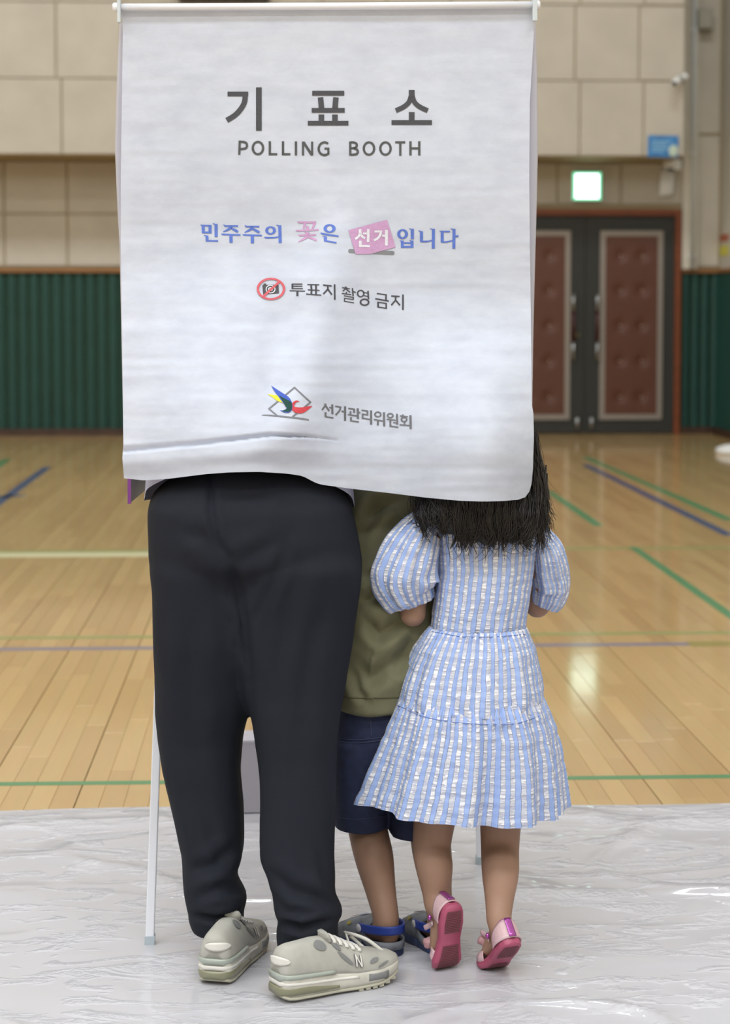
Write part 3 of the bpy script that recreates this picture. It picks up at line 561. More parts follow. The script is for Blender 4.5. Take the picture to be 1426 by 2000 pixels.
print_part('notice_lettering', 490, 530, KS, [([(642, 190), (642, 272)], 26), ([(630, 196), (798, 196)], 16), ([(640, 229), (796, 229)], 15), ([(632, 265), (806, 267)], 16), ([(600, 298), (838, 306)], 16), ([(720, 304), (720, 380)], 32),
    ([(875, 203), (1058, 206)], 16), ([(932, 206), (938, 285)], 28), ([(1008, 206), (1008, 290)], 28), ([(880, 285), (1062, 294)], 16), ([(938, 294), (935, 355)], 28), ([(1008, 296), (1008, 362)], 28), ([(855, 350), (1088, 368)], 18),
    ([(1118, 210), (1250, 225)], 22), ([(1190, 220), (1194, 285)], 26), ([(1196, 268), (1122, 350)], 24), ([(1190, 272), (1255, 360)], 24), ([(1296, 200), (1300, 437)], 26)], DK)
print_part('notice_lettering', 640, 540, KS, [([(268, 156), (298, 172)], 14), ([(225, 172), (345, 192)], 16), ([(288, 182), (232, 228)], 17), ([(288, 195), (348, 245)], 17), ([(290, 238), (290, 268)], 18), ([(220, 262), (365, 280)], 16), ([(385, 180), (395, 302)], 22), ([(392, 234), (435, 245)], 18), ([(252, 297), (408, 325)], 14), ([(398, 320), (398, 358)], 16), ([(256, 335), (404, 358)], 14), ([(262, 336), (259, 388)], 16), ([(252, 380), (410, 408)], 14),
    ([(560, 245), (630, 258)], 14), ([(562, 295), (630, 308)], 14), ([(625, 222), (632, 352)], 24), ([(762, 262), (915, 283)], 17), ([(905, 275), (902, 370)], 26), ([(738, 342), (948, 380)], 20), ([(780, 390), (782, 478)], 24), ([(905, 410), (908, 498)], 24), ([(772, 396), (917, 418)], 16), ([(768, 470), (918, 492)], 18),
    ([(983, 302), (1115, 308)], 22), ([(1052, 308), (1052, 375)], 26), ([(1054, 362), (985, 442)], 23), ([(1050, 362), (1120, 445)], 23), ([(1166, 278), (1165, 517)], 27)], DK, rings=[((512, 263), 60, 58, 37, 40), ((572, 397), 76, 57, 51, 36)])
KL = 10.186; GR = (118, 119, 126)
print_part('emblem_outline', 500, 740, KL, [([(772, 165), (252, 598)], 30), ([(765, 168), (1095, 468)], 28), ([(1095, 458), (725, 755)], 32), ([(252, 588), (432, 736)], 28), ([(120, 718), (300, 725), (725, 768), (1020, 806), (1058, 826)], [14, 28, 30, 28, 8])], GR)
print_part('emblem_yellow', 500, 740, KL, [([(230, 300), (340, 342), (450, 392), (575, 480)], [3, 52, 100, 26])], (214, 206, 66), off=.0016)
print_part('emblem_blue', 500, 740, KL, [([(305, 135), (390, 225), (500, 330), (600, 425), (665, 530), (650, 610), (580, 645), (480, 626)], [3, 60, 118, 160, 126, 110, 50, 4])], (70, 92, 178), off=.0020)
print_part('emblem_green', 500, 740, KL, [([(462, 332), (560, 420), (640, 500), (668, 565), (640, 615), (520, 640)], [4, 70, 140, 104, 80, 4])], (40, 72, 66), off=.0024)
print_part('emblem_red', 500, 740, KL, [([(872, 448), (805, 446), (750, 490), (735, 565), (800, 615), (900, 625), (1000, 592), (1125, 538)], [4, 34, 54, 70, 112, 118, 84, 4])], (190, 70, 78), off=.0019)
KO = 7.13
print_part('office_lettering', 620, 770, KO, [([(112, 130), (112, 165)], 26), ([(114, 152), (65, 220)], 24), ([(112, 152), (165, 232)], 24), ([(165, 183), (205, 190)], 20), ([(207, 142), (210, 276)], 28), ([(115, 250), (115, 318)], 26), ([(102, 310), (224, 330)], 18),
    ([(248, 165), (335, 182)], 20), ([(325, 178), (308, 228), (255, 290)], 24), ([(338, 236), (385, 243)], 20), ([(386, 168), (386, 368)], 30),
    ([(430, 196), (523, 208)], 18), ([(512, 205), (512, 258)], 26), ([(462, 235), (462, 288)], 24), ([(425, 282), (550, 300)], 18), ([(562, 195), (565, 343)], 30), ([(572, 252), (600, 258)], 20), ([(468, 320), (468, 374)], 26), ([(455, 366), (578, 386)], 18),
    ([(615, 222), (708, 235)], 18), ([(698, 232), (698, 294)], 24), ([(618, 275), (708, 288)], 18), ([(630, 280), (630, 340)], 24), ([(616, 330), (735, 350)], 18), ([(748, 225), (748, 420)], 30),
    ([(785, 350), (912, 372)], 18), ([(842, 360), (842, 433)], 28), ([(927, 250), (930, 445)], 30),
    ([(965, 348), (1090, 362)], 16), ([(1015, 358), (1015, 402)], 26), ([(1055, 392), (1110, 400)], 16), ([(1107, 272), (1112, 420)], 28), ([(1015, 410), (1018, 455)], 26), ([(1005, 442), (1128, 460)], 18),
    ([(1190, 280), (1190, 304)], 22), ([(1148, 300), (1260, 312)], 16), ([(1212, 382), (1212, 428)], 22), ([(1145, 424), (1285, 436)], 18), ([(1295, 292), (1298, 483)], 30)], (104, 105, 110),
    rings=[((842, 280), 52, 42, 30, 23), ((1014, 297), 48, 38, 27, 20), ((1206, 350), 48, 40, 27, 20)])
# ---- frame of the booth
RY = 4.113
rodL, rodR = P(np.array(222.), np.array(14.5), RY), P(np.array(1053.), np.array(10.), RY)
mb = MB(); etube(mb, [rodL+(.006, 0, 0), rodR-(.006, 0, 0)], .0074, lat=(0, 1, 0), n=14); obj('curtain_rod', mb, M_alu, booth)
for a, b in ((rodL, rodL+(.012, 0, 0)), (rodR, rodR-(.012, 0, 0))):
    mb = MB(); etube(mb, [a-(b-a)*.2, a, b], [.006, .0095, .0095], lat=(0, 1, 0), n=14); obj('rod_cap', mb, M_alu, booth)
for q, yt, yb in ((232.5, -22, 44), (1044.5, -22, 41)):
    a, b = P(np.array(q-3.8), np.array(float(yb)), RY-.012), P(np.array(q+3.8), np.array(float(yt)), RY+.006); mb = MB(); box(mb, np.minimum(a, b), np.maximum(a, b)); o = obj('rod_clip', mb, M_clip, booth, smooth=False); fit_edges(o)
TZ = .955; XL_, XR_ = rodL[0]+.02, rodR[0]-.02; BY = 4.78
mb = MB(); box(mb, (XL_+.05, 4.27, TZ-.02), (XR_-.05, BY, TZ)); o = obj('table_top', mb, mat('white_board', (205, 206, 210), .5), booth, smooth=False); fit_edges(o)
for (fx, fy, fY, lean, wdl) in ((292.5, 1847, None, .03, 18), (985, 1846, None, -.03, 18), (938, 1689, None, -.02, 14), (392, 1689, None, .02, 14)):
    f0 = PZ(np.array(float(fx)), np.array(float(fy))); tp = np.array([f0[0]+lean, f0[1]+(.15 if fy > 1800 else -.03), TZ-.02]); hw = .0088
    g0 = ground(f0[0], f0[1]); lo = f0+(0, 0, g0-.002)
    d = tp-lo; mb = MB(); loft(mb, [[c+(sx_*hw, sy_*hw*1.3, 0) for sx_, sy_ in ((-1, -1), (1, -1), (1, 1), (-1, 1))] for c in (lo+d*.017, tp)]); leg = obj('leg', mb, M_alu, booth, smooth=False); fit_edges(leg)
    mb = MB(); loft(mb, [[c+(sx_*(hw+.0016), sy_*(hw*1.3+.0016), 0) for sx_, sy_ in ((-1, -1), (1, -1), (1, 1), (-1, 1))] for c in (lo, lo+d*.021)]); obj('foot_cap', mb, M_cap, leg, smooth=False, M=Matrix())
# side panels with purple edge, back panel
for q, s in ((253, 1), (1027, -1)):
    b0 = P(np.array(float(q)), np.array(982.), 4.15); b1 = b0.copy(); b1[1] = BY; b1[0] += .03*s
    top = 1.90; t = .0018; V = []
    mb = MB(); V = [(b0[0]-t, b0[1], b0[2]), (b0[0]+t, b0[1], b0[2]), (b1[0]+t, b1[1], b0[2]), (b1[0]-t, b1[1], b0[2])]; loft(mb, [V, [(v[0], v[1], top) for v in V]]); sp_ = obj('side_panel', mb, M_inner, booth, smooth=False)
    mb = MB(); box(mb, (b0[0]-.0035, b0[1]-.004, b0[2]-.002), (b0[0]+.0035, b0[1]+.001, top)); obj('purple_edging', mb, M_purple, sp_, smooth=False, M=Matrix())
mb = MB(); box(mb, (XL_+.03, BY, .93), (XR_-.03, BY+.006, 1.93)); obj('back_panel', mb, M_inner, booth, smooth=False)
# side curtains: front hem turned in behind the printed curtain
for side in (0, 1):
    edge = [(45, 233.5), (150, 228.5), (290, 224.5), (400, 229), (480, 233.5), (700, 238), (930, 243)] if side == 0 else [(42, 1046.5), (150, 1049.5), (290, 1050.8), (400, 1048.5), (600, 1043), (800, 1039.5), (930, 1036)]
    V = []; s = 1 if side == 0 else -1; rows = np.linspace(45, 925, 50)
    for py in rows:
        q = interp(py, edge); V.append([P(np.array(q+s*d), np.array(py), yy) for d, yy in ((26, 4.150), (14, 4.147), (5, 4.145), (1, 4.147), (0, 4.152))]+[P(np.array(q), np.array(py), 4.152)+np.array([s*.004*math.sin(yy*9), yy, 0]) for yy in (.05, .15, .3, .45, .6)])
    mb = MB(); mb.add(np.array(V), grid_faces(50, 10)); obj('side_curtain', mb, mat('side_cloth', (206, 206, 218), .85, trans=.25), booth)
for q in (232, 1046):
    a = P(np.array(float(q)), np.array(14.), RY+.004); mb = MB(); etube(mb, [a, (a[0], BY, a[2])], .006, n=10); obj('top_rail', mb, M_alu, booth)
    mb = MB(); etube(mb, [(a[0]+(.02 if q < 600 else -.02), BY-.012, TZ), (a[0], BY-.012, a[2])], .006, n=10); obj('upright', mb, M_alu, booth)
# pale grey box behind
g = PZ(np.array(510.), np.array(1592.)); gb = thing('carton', tuple(g), 'pale grey carton standing behind the booth, seen between the trouser legs', 'box')
mb = MB(); box(mb, (g[0]-.11, g[1], .006), (g[0]+.09, g[1]+.12, .196)); o = obj('carton_body', mb, mat('pale_grey_card', (162, 160, 170), .6), gb, smooth=False); fit_edges(o)
mb = MB(); box(mb, (g[0]-.112, g[1]-.002, .19), (g[0]+.092, g[1]+.122, .199)); o = obj('carton_lid', mb, mat('pale_grey_card2', (170, 168, 178), .6), gb, smooth=False); fit_edges(o)
#@@PEOPLE@@
# ================================================================== PEOPLE
def hring(py, l, r, Yc, b, n=44, e=2.3):
    A, B = P(np.array(float(l)), np.array(float(py)), Yc), P(np.array(float(r)), np.array(float(py)), Yc); c = (A+B)/2; a = (B[0]-A[0])/2
    t = np.linspace(0, 2*np.pi, n, endpoint=False); ct, st = np.cos(t), np.sin(t)
    return np.stack([c[0]+a*np.sign(ct)*abs(ct)**(2/e), Yc+b*np.sign(st)*abs(st)**(2/e), np.full(n, c[2])], -1)
def hloft(mb, keys, rows, n=44, e=2.3):
    K = np.asarray(keys, float); py = np.linspace(K[0, 0], K[-1, 0], rows); cols = [np.interp(py, K[:, 0], K[:, i]) for i in range(1, 5)]
    w3 = np.array([.25, .5, .25]); sm = lambda c: np.convolve(np.pad(c, 1, 'edge'), w3, 'valid')
    cols = [sm(c) for c in cols]
    loft(mb, [hring(py[i], cols[0][i], cols[1][i], cols[2][i], cols[3][i], n, e) for i in range(rows)])
V3 = lambda *a: np.array(a, float)
def hand(mb, wrist, fwd, latv, s, side):
    f = unit(fwd); l = unit(np.asarray(latv)-np.dot(latv, f)*f); u = np.cross(l, f); u = u*np.sign(u[2]+1e-6)
    etube(mb, [wrist, wrist+f*.03*s, wrist+f*.085*s], [.024*s, .034*s, .037*s], [.018*s, .014*s, .012*s], lat=l, n=14)
    for k, (off, ln) in enumerate(((-.030, .062), (-.011, .072), (.009, .068), (.028, .052))):
        a = wrist+f*.078*s+l*off*s; etube(mb, [a, a+f*ln*.4*s+u*.006*s, a+f*ln*.75*s-u*.002*s, a+f*ln*s-u*.012*s], [.0095*s, .009*s, .008*s, .0065*s], lat=l, n=10, seg=9)
    a = wrist+f*.025*s+l*side*.022*s; etube(mb, [a, a+l*side*.022*s+f*.02*s, a+l*side*.03*s+f*.048*s], [.013*s, .011*s, .008*s], lat=f, n=10, seg=7)
def head(mb, c, h, face):
    """head of height h; face = direction the person looks"""
    f = unit(face); l = unit(np.cross((0, 0, 1), f)); u = np.cross(f, l); M = np.stack([l, f, u], 1)
    ellipsoid(mb, c+u*.10*h, (.33*h, .41*h, .40*h), 24, 18, M); ellipsoid(mb, c-u*.17*h+f*.08*h, (.25*h, .29*h, .33*h), 20, 14, M)
    etube(mb, [c+f*.37*h+u*.08*h, c+f*.47*h-u*.07*h, c+f*.40*h-u*.11*h], [.035*h, .065*h, .05*h], lat=l, n=10)
    for s in (-1, 1): ellipsoid(mb, c+l*s*.335*h-u*.02*h, (.035*h, .085*h, .13*h), 12, 10, M); ellipsoid(mb, c+l*s*.12*h+f*.36*h+u*.085*h, (.09*h, .04*h, .03*h), 10, 8, M)
    for zz in (-.235, -.275): ellipsoid(mb, c+f*.36*h+u*zz*h, (.10*h, .03*h, .022*h), 12, 8, M)
    return f, l, u
def face_bits(parent, c, h, fr, hair_mat):
    f, l, u = fr
    for s in (-1, 1):
        mb = MB(); ellipsoid(mb, c+l*s*.13*h+f*.365*h+u*.02*h, (.045*h, .03*h, .028*h), 12, 8, np.stack([l, f, u], 1)); obj('eye', mb, mat('eye_dark', (30, 24, 22), .2), parent)
    mb = MB(); etube(mb, [c+l*-.1*h+f*.375*h-u*.255*h, c+f*.395*h-u*.26*h, c+l*.1*h+f*.375*h-u*.255*h], [.004*h, .02*h, .004*h], lat=u, n=8, seg=9); obj('mouth', mb, mat('lip', (150, 92, 86), .5), parent)
def hair_cap(c, h, fr, grow=1.07, seed=1):
    f, l, u = fr; M = np.stack([l, f, u], 1); mb = MB(); nu, nv = 40, 22; us = np.linspace(0, 2*np.pi, nu, endpoint=False); rings = []
    for v in np.linspace(.05, 1, nv):
        lim = np.where(np.sin(us) > .25, 1.25, 2.05)+.35*np.clip(-np.sin(us), 0, 1); a = v*lim
        Q = np.stack([np.sin(a)*np.cos(us)*.345*h, np.sin(a)*np.sin(us)*.43*h, np.cos(a)*.42*h+.10*h], -1)*grow
        Q *= (1+.03*vnoise(Q/h*14+seed, seed))[:, None]; rings.append(Q@M.T+c)
    loft(mb, rings, cap=(True, False)); return mb
M_skin = mat('skin', (158, 125, 106), .55, noise=(20, .05), spec=.35)
M_hair = mat('black_hair', (26, 23, 23), .42, bump=(200, .3, .002, (1, 1, .1)), spec=.5)
# ------------------------------------------------------------------ sneakers
LS = .272
_w = lambda t: np.interp(t, [0, .015, .04, .1, .25, .45, .6, .75, .88, .95, .985, 1], [.020, .028, .033, .0365, .038, .038, .043, .0475, .043, .033, .020, .008])
_zt = lambda t: np.interp(t, [0, .2, .4, .6, .8, 1], [.050, .047, .039, .033, .034, .042])
_zb = lambda t: np.interp(t, [0, .05, .1, .6, .8, 1], [.006, .001, .0, .0, .003, .020])
_H = lambda t: np.interp(t, [0, .03, .08, .18, .3, .42, .5, .6, .75, .88, .96, 1], [.086, .097, .101, .103, .106, .104, .094, .080, .066, .058, .052, .046])
def up_pt(t, phi, g=1.0):
    w_ = _w(t)*.95; c, s = np.cos(phi), np.sin(phi); H = np.maximum(_H(t)-_zt(t), .003); nar = 1-.45*np.clip(s, 0, 1)**2*np.interp(t, [0, .3, .55, .8, 1], [.5, .6, .5, .2, 0])
    return np.stack(np.broadcast_arrays(np.asarray(t)*LS, w_*np.sign(c)*abs(c)**.62*nar*g, _zt(t)-.004+(H+.004)*abs(s)**.8*np.where(g > 1, 1+(g-1)*.7, 1)), -1)
def side_pt(t, h, side, g=1.05):
    phi = np.arcsin(np.clip(h, 0, 1)**(1/.8)); p = up_pt(t, np.where(np.asarray(side) < 0, np.pi-phi, phi), g); return p
def ribbon3(mb, fn, pts, wd, th=.0):
    pts = np.asarray(pts, float); L = np.r_[0, np.cumsum(np.hypot(*np.diff(pts, axis=0).T))]; n = 10; s = np.linspace(0, L[-1], n)
    p = np.stack([np.interp(s, L, pts[:, 0]), np.interp(s, L, pts[:, 1])], -1); T = unit(np.gradient(p, axis=0)); nr = np.stack([-T[:, 1], T[:, 0]], -1)
    mb.add(np.array([fn((p+nr*wd*f)[:, 0], (p+nr*wd*f)[:, 1]) for f in (-.5, 0, .5)]), grid_faces(3, n))
def blob3(mb, fn, c, rx, ry, n=20, rot=0):
    a = np.linspace(0, 2*np.pi, n+1); rows = []
    for f in np.linspace(0, 1, 5):
        x_, y_ = rx*f*np.cos(a), ry*f*np.sin(a); rows.append(fn(c[0]+x_*math.cos(rot)-y_*math.sin(rot), c[1]+x_*math.sin(rot)+y_*math.cos(rot)))
    mb.add(np.array(rows), grid_faces(5, n+1))
M_su = mat('worn_suede', (170, 169, 162), .85, noise=(30, .10), bump=(220, .2, .001)); M_mid = mat('midsole_foam', (192, 190, 180), .6, noise=(25, .16)); M_out = mat('outsole_rubber', (176, 174, 158), .6)
M_gel = mat('olive_gel', (128, 128, 104), .35, coat=.4); M_sil = mat('silver_band', (158, 166, 158), .3, coat=.5, bump=(150, .3, .001)); M_mesh = mat('grey_mesh', (124, 126, 126), .9, bump=(500, .5, .001)); M_wht = mat('white_leather', (216, 214, 208), .5); M_lace = mat('white_lace', (214, 212, 206), .8)
def sneaker(parent, Mx, lateral, hang=None):
    ts = np.concatenate([np.linspace(0, .1, 9), np.linspace(.13, .9, 26), np.linspace(.92, 1, 9)])
    ph = np.linspace(0, np.pi, 25); rings = [np.concatenate([up_pt(t, ph), [[t*LS, 0, _zt(t)-.006]]]) for t in ts]
    mb = MB(); loft(mb, rings); sh = obj('sneaker', mb, M_su, parent, M=None)
    sh.matrix_parent_inverse = Matrix(); base = Matrix.Translation(-Vector(parent.location)); sh.matrix_local = base@Mx
    def band(z0, z1, g, t0=0, t1=1, m=M_mid, nm='midsole', sides=None, n=None):
        tt = ts[(ts >= t0-1e-6) & (ts <= t1+1e-6)]; rr = []
        for t in tt:
            za, zb_ = z0(t), z1(t); w_ = _w(t)*g; zm = (za+zb_)/2
            rr.append([(t*LS, -w_*.93, za), (t*LS, -w_*1.0, za+(zb_-za)*.25), (t*LS, -w_*1.02, zm), (t*LS, -w_, za+(zb_-za)*.8), (t*LS, -w_*.95, zb_), (t*LS, w_*.95, zb_), (t*LS, w_, za+(zb_-za)*.8), (t*LS, w_*1.02, zm), (t*LS, w_, za+(zb_-za)*.25), (t*LS, w_*.93, za)])
        rr = np.array(rr); rr[0, :, 0] -= (g-1)*.08; rr[-1, :, 0] += (g-1)*.03
        mb = MB(); loft(mb, rr); return obj(nm, mb, m, sh, M=Matrix())
    band(lambda t: _zb(t)+.006, lambda t: _zt(t), 1.0)
    band(lambda t: _zb(t), lambda t: _zb(t)+.0065, .99, m=M_out, nm='outsole')
    band(lambda t: .010, lambda t: .026-.04*max(0, t-.2), 1.045, 0, .46, M_gel, 'heel_cushion'); band(lambda t: .0395, lambda t: .0505-.01*t, 1.05, 0, .42, M_sil, 'heel_band')
    band(lambda t: .0285-.01*t, lambda t: .0365-.012*t, 1.035, 0, .62, M_wht, 'midsole_ridge'); band(lambda t: .013, lambda t: _zt(t)-.004, 1.035, .66, .84, M_mesh, 'forefoot_inlay')
    for k in range(6):
        t0 = .62+k*.055; mb = MB(); z = float(_zb(t0)); wv = float(_w(t0)); box(mb, (t0*LS-.005, -wv*.98, z-.003), (t0*LS+.005, wv*.98, z+.003)); obj('tread', mb, M_out, sh, smooth=False, M=Matrix())
    for s in (-1, 1):
        fn = lambda t, h: side_pt(t, h, np.full(np.shape(t), s))
        for c, rx, ry, rt in (((.50, .52), .028, .17, .3), ((.73, .60), .026, .15, -.2), ((.80, .40), .022, .16, -.3), ((.44, .80), .03, .10, .2), ((.31, .82), .045, .13, .1)):
            mb = MB(); blob3(mb, fn, c, rx, ry, rot=rt); obj('mesh_inset', mb, M_mesh, sh, M=Matrix())
        mb = MB(); fn2 = lambda t, h: side_pt(t, h, np.full(np.shape(t), s), 1.09); f3 = lambda t, h: side_pt(t, h, np.full(np.shape(t), s), 1.075)
        q = -1 if s > 0 else 1
        for pts in ([(.60-.022, .30), (.60-.018, .72)], [(.60-.018*q, .70), (.60+.018*q, .32)], [(.60+.018, .30), (.60+.022, .72)]): ribbon3(mb, f3, pts, .020)
        obj('letter_backing', mb, mat('dark_grey_mark', (92, 94, 98), .6), sh, M=Matrix()); mb = MB()  # wider dark grey strokes set under the white letter
        for pts in ([(.60-.022, .31), (.60-.018, .71)], [(.60-.018*q, .69), (.60+.018*q, .33)], [(.60+.018, .31), (.60+.022, .71)]): ribbon3(mb, fn2, pts, .011)
        obj('letter_mark', mb, M_wht, sh, M=Matrix())
    ps = np.linspace(-1, 1, 25); pc = -.30; mb = MB()
    mb.add(np.array([[(.0300-.0325*math.cos(pc+p*.80), .0325*math.sin(pc+p*.80), .0755+.0085*v*math.sqrt(max(0, 1-p*p))) for p in ps] for v in (-1, -.5, 0, .5, 1)]), grid_faces(5, 25)); o = obj('heel_patch', mb, M_wht, sh, M=Matrix()); md = o.modifiers.new('s', 'SOLIDIFY'); md.thickness = .004; md.offset = -1
    mb = MB(); etube(mb, [(.40*LS, 0, .098), (.38*LS, 0, .108), (.37*LS, 0, .116)], [.024, .026, .022], [.007, .007, .004], lat=(0, 1, 0), n=16, seg=8); obj('tongue', mb, M_su, sh, M=Matrix())
    for k in range(5):
        t = .43+.05*k; mb = MB(); p = np.array([up_pt(t+(.02 if i % 2 else 0)*.5, a, 1.06) for i, a in enumerate(np.linspace(.95, np.pi-.95, 9))]); etube(mb, p, .0042, .0022, lat=(1, 0, 0), n=8); obj('lace', mb, M_lace, sh, M=Matrix())
    inv = np.array(Mx.inverted())
    for pts in hang or ():
        p = np.array(pts)@inv[:3, :3].T+inv[:3, 3]; mb = MB(); etube(mb, p, .0036, .0022, lat=(0, 0, 1), n=8, seg=len(p)*5); obj('lace', mb, M_lace, sh, M=Matrix())
    return sh
def foot_pose(heel, toe, z=0, pitch=0):
    d = toe-heel; a = math.atan2(d[1], d[0]); return Matrix.Translation((heel[0], heel[1], z))@Matrix.Rotation(a, 4, 'Z')@Matrix.Rotation(pitch, 4, 'Y')
# ------------------------------------------------------------------ MAN
mo = P(np.array(500.), np.array(1900.), 3.97); man = thing('person', (mo[0], 3.97, 0), 'adult in loose black trousers and worn pale sneakers bending into the booth', 'person')
M_tr = mat('black_trousers', (24, 28, 38), .85, bump=(260, .12, .001), spec=.3)
mb = MB()
hloft(mb, [(872, 365, 622, 4.06, .11), (910, 358, 635, 4.045, .125), (930, 340, 648, 4.03, .135), (942, 318, 662, 4.02, .138), (956, 302, 672, 4.015, .14), (972, 293, 681, 4.01, .143), (990, 287, 688, 4.0, .146), (1010, 287, 692, 4.0, .148), (1050, 289, 700, 3.995, .15), (1095, 291, 706, 3.995, .145), (1125, 296, 705, 4.0, .11)], 34)
hloft(mb, [(1020, 330, 440, 4.0, .06), (1060, 300, 470, 4.0, .11), (1110, 292, 482, 4.0, .128), (1150, 297, 484, 3.998, .12), (1250, 299, 490, 4.0, .112), (1330, 301, 493, 4.015, .102), (1375, 302, 490, 4.02, .098), (1395, 303, 486, 4.025, .097), (1440, 308, 474, 4.03, .092), (1500, 316, 470, 4.03, .09), (1550, 327, 473, 4.03, .088), (1600, 338, 476, 4.025, .086), (1640, 348, 477, 4.02, .084), (1670, 355, 476, 4.015, .08), (1690, 356, 470, 4.01, .076), (1706, 356, 463, 4.005, .074), (1730, 357, 474, 4.0, .076), (1747, 358, 485, 4.0, .078), (1763, 361, 482, 4.0, .074), (1780, 366, 474, 4.0, .068), (1792, 367, 478, 4.0, .072), (1806, 370, 474, 4.0, .072), (1818, 378, 466, 4.0, .066)], 120)
hloft(mb, [(1020, 500, 650, 3.99, .06), (1060, 455, 692, 3.99, .12), (1105, 446, 707, 3.985, .138), (1150, 450, 705, 3.985, .13), (1200, 455, 697, 3.985, .122), (1250, 461, 690, 3.98, .117), (1300, 468, 681, 3.975, .112), (1350, 477, 673, 3.97, .106), (1380, 484, 667, 3.96, .10), (1393, 488, 666, 3.96, .10), (1420, 492, 663, 3.955, .098), (1470, 500, 659, 3.95, .094), (1520, 505, 658, 3.94, .09), (1580, 507, 657, 3.93, .088), (1640, 506, 655, 3.92, .086), (1680, 508, 654, 3.91, .084), (1715, 523, 655, 3.90, .082), (1740, 531, 656, 3.895, .08), (1760, 534, 662, 3.89, .08), (1774, 536, 673, 3.885, .08), (1788, 538, 668, 3.885, .074), (1802, 546, 657, 3.885, .068), (1815, 541, 662, 3.885, .073), (1840, 541, 658, 3.885, .074), (1862, 545, 653, 3.885, .070), (1874, 552, 645, 3.885, .064), (1880, 565, 632, 3.885, .055)], 134)
hloft(mb, [(1075, 425, 480, 3.95, .045), (1110, 434, 482, 3.945, .06), (1200, 450, 490, 3.945, .06), (1300, 466, 494, 3.955, .055), (1368, 479, 493, 3.965, .045)], 40)
me = fuse(mb, .0065, 5)
crease(me, [([(412, 900), (412, 1000), (424, 1055), (446, 1092)], .007, 7), ([(450, 1085), (470, 1200), (484, 1330)], .010, 10), ([(440, 1090), (395, 1050), (350, 1040)], .005, 14), ([(455, 1110), (500, 1080), (560, 1050)], .005, 14), ([(565, 1040), (540, 1130), (490, 1230)], .004, 10), ([(585, 1100), (560, 1220), (530, 1380)], .004, 14), ([(640, 1150), (600, 1300), (590, 1500)], .004, 16), ([(380, 1150), (370, 1350), (390, 1550)], .004, 16),
    ([(470, 1640), (420, 1690), (365, 1700)], .007, 12), ([(480, 1745), (430, 1735), (370, 1760)], .006, 10), ([(368, 1786), (420, 1795), (476, 1784)], .010, 6), ([(400, 1600), (430, 1680), (455, 1700)], .004, 10), ([(510, 1690), (570, 1740), (668, 1770)], .008, 12), ([(620, 1650), (640, 1720), (668, 1760)], .005, 10), ([(540, 1800), (590, 1812), (660, 1795)], .012, 7), ([(540, 1838), (600, 1852), (655, 1835)], .005, 7), ([(520, 1730), (560, 1780), (640, 1790)], .005, 9)])
wrinkle(me, .0022, (14, 14, 5), 4); wrinkle(me, .0012, (30, 30, 16), 14)
tr = obj('trousers', me, M_tr, man)
# back seam and waistband stitch of the trousers
def draped_line(name, pts, m, parent, r=.0008, Y0=3.80, target=None):
    L = resample(np.array(pts, float), len(pts)*6); bpy.context.view_layer.update(); out = []
    for q in L:
        d = ray(np.array(q[0]), np.array(q[1])); d = d/np.linalg.norm(d); ok, loc, nr, _ = target.ray_cast(target.matrix_world.inverted()@Vector(CAM), Vector(d))
        if ok: out.append(np.array(target.matrix_world@loc)-d*.0006)
    if len(out) > 3: mb = MB(); etube(mb, out, r, n=6); return obj(name, mb, m, parent, M=Matrix() if parent.type == 'MESH' else None)
bpy.context.view_layer.update()
hipc = P(np.array(488.), np.array(960.), 4.02)
Xm = hipc[0]
mb = MB()
etube(mb, [V3(Xm, 4.01, .90), V3(Xm, 4.05, 1.03), V3(Xm, 4.13, 1.17), V3(Xm, 4.27, 1.31), V3(Xm, 4.35, 1.385), V3(Xm, 4.39, 1.42)], [.165, .15, .165, .185, .14, .06], [.11, .10, .105, .11, .085, .055], n=24, seg=20)
etube(mb, [V3(Xm, 4.36, 1.38), V3(Xm, 4.42, 1.46), V3(Xm, 4.46, 1.50)], [.058, .054, .056], n=16)
fr = head(mb, V3(Xm, 4.50, 1.53), .215, (0, .75, -.65)); hc = V3(Xm, 4.50, 1.53)
for s in (-1, 1):
    sh_ = V3(Xm+s*.17, 4.31, 1.34); el = V3(Xm+s*.215, 4.36, 1.10); wr_ = V3(Xm+s*.13, 4.53, .985)
    etube(mb, [sh_, (sh_+el)/2, el], [.052, .047, .04], n=14); etube(mb, [el, (el*.6+wr_*.4), wr_], [.040, .038, .026], n=14); hand(mb, wr_, (-.25*s, 1, -.05), (1, 0, 0), 1.0, -s)
for s, (ax, ay) in ((-1, (432, 4.0)), (1, (604, 3.89))):
    hp = V3(Xm+s*.085, 4.01, .92); an = P(np.array(float(ax)), np.array(1800.), ay); an[2] = .09; kn = P(np.array(391. if s < 0 else 582.), np.array(1450.), 4.03 if s < 0 else 3.955); etube(mb, [hp, (hp+kn)/2, kn, (kn*.6+an*.4), an, an-(0, 0, .05)], [.075, .07, .052, .05, .032, .028], n=14, seg=16)
obj('body', fuse(mb, .0065, 3), M_skin, man)
obj('hair', hair_cap(hc, .215, fr, 1.09, 3), M_hair, man); face_bits(man, hc, .215, fr, M_hair)
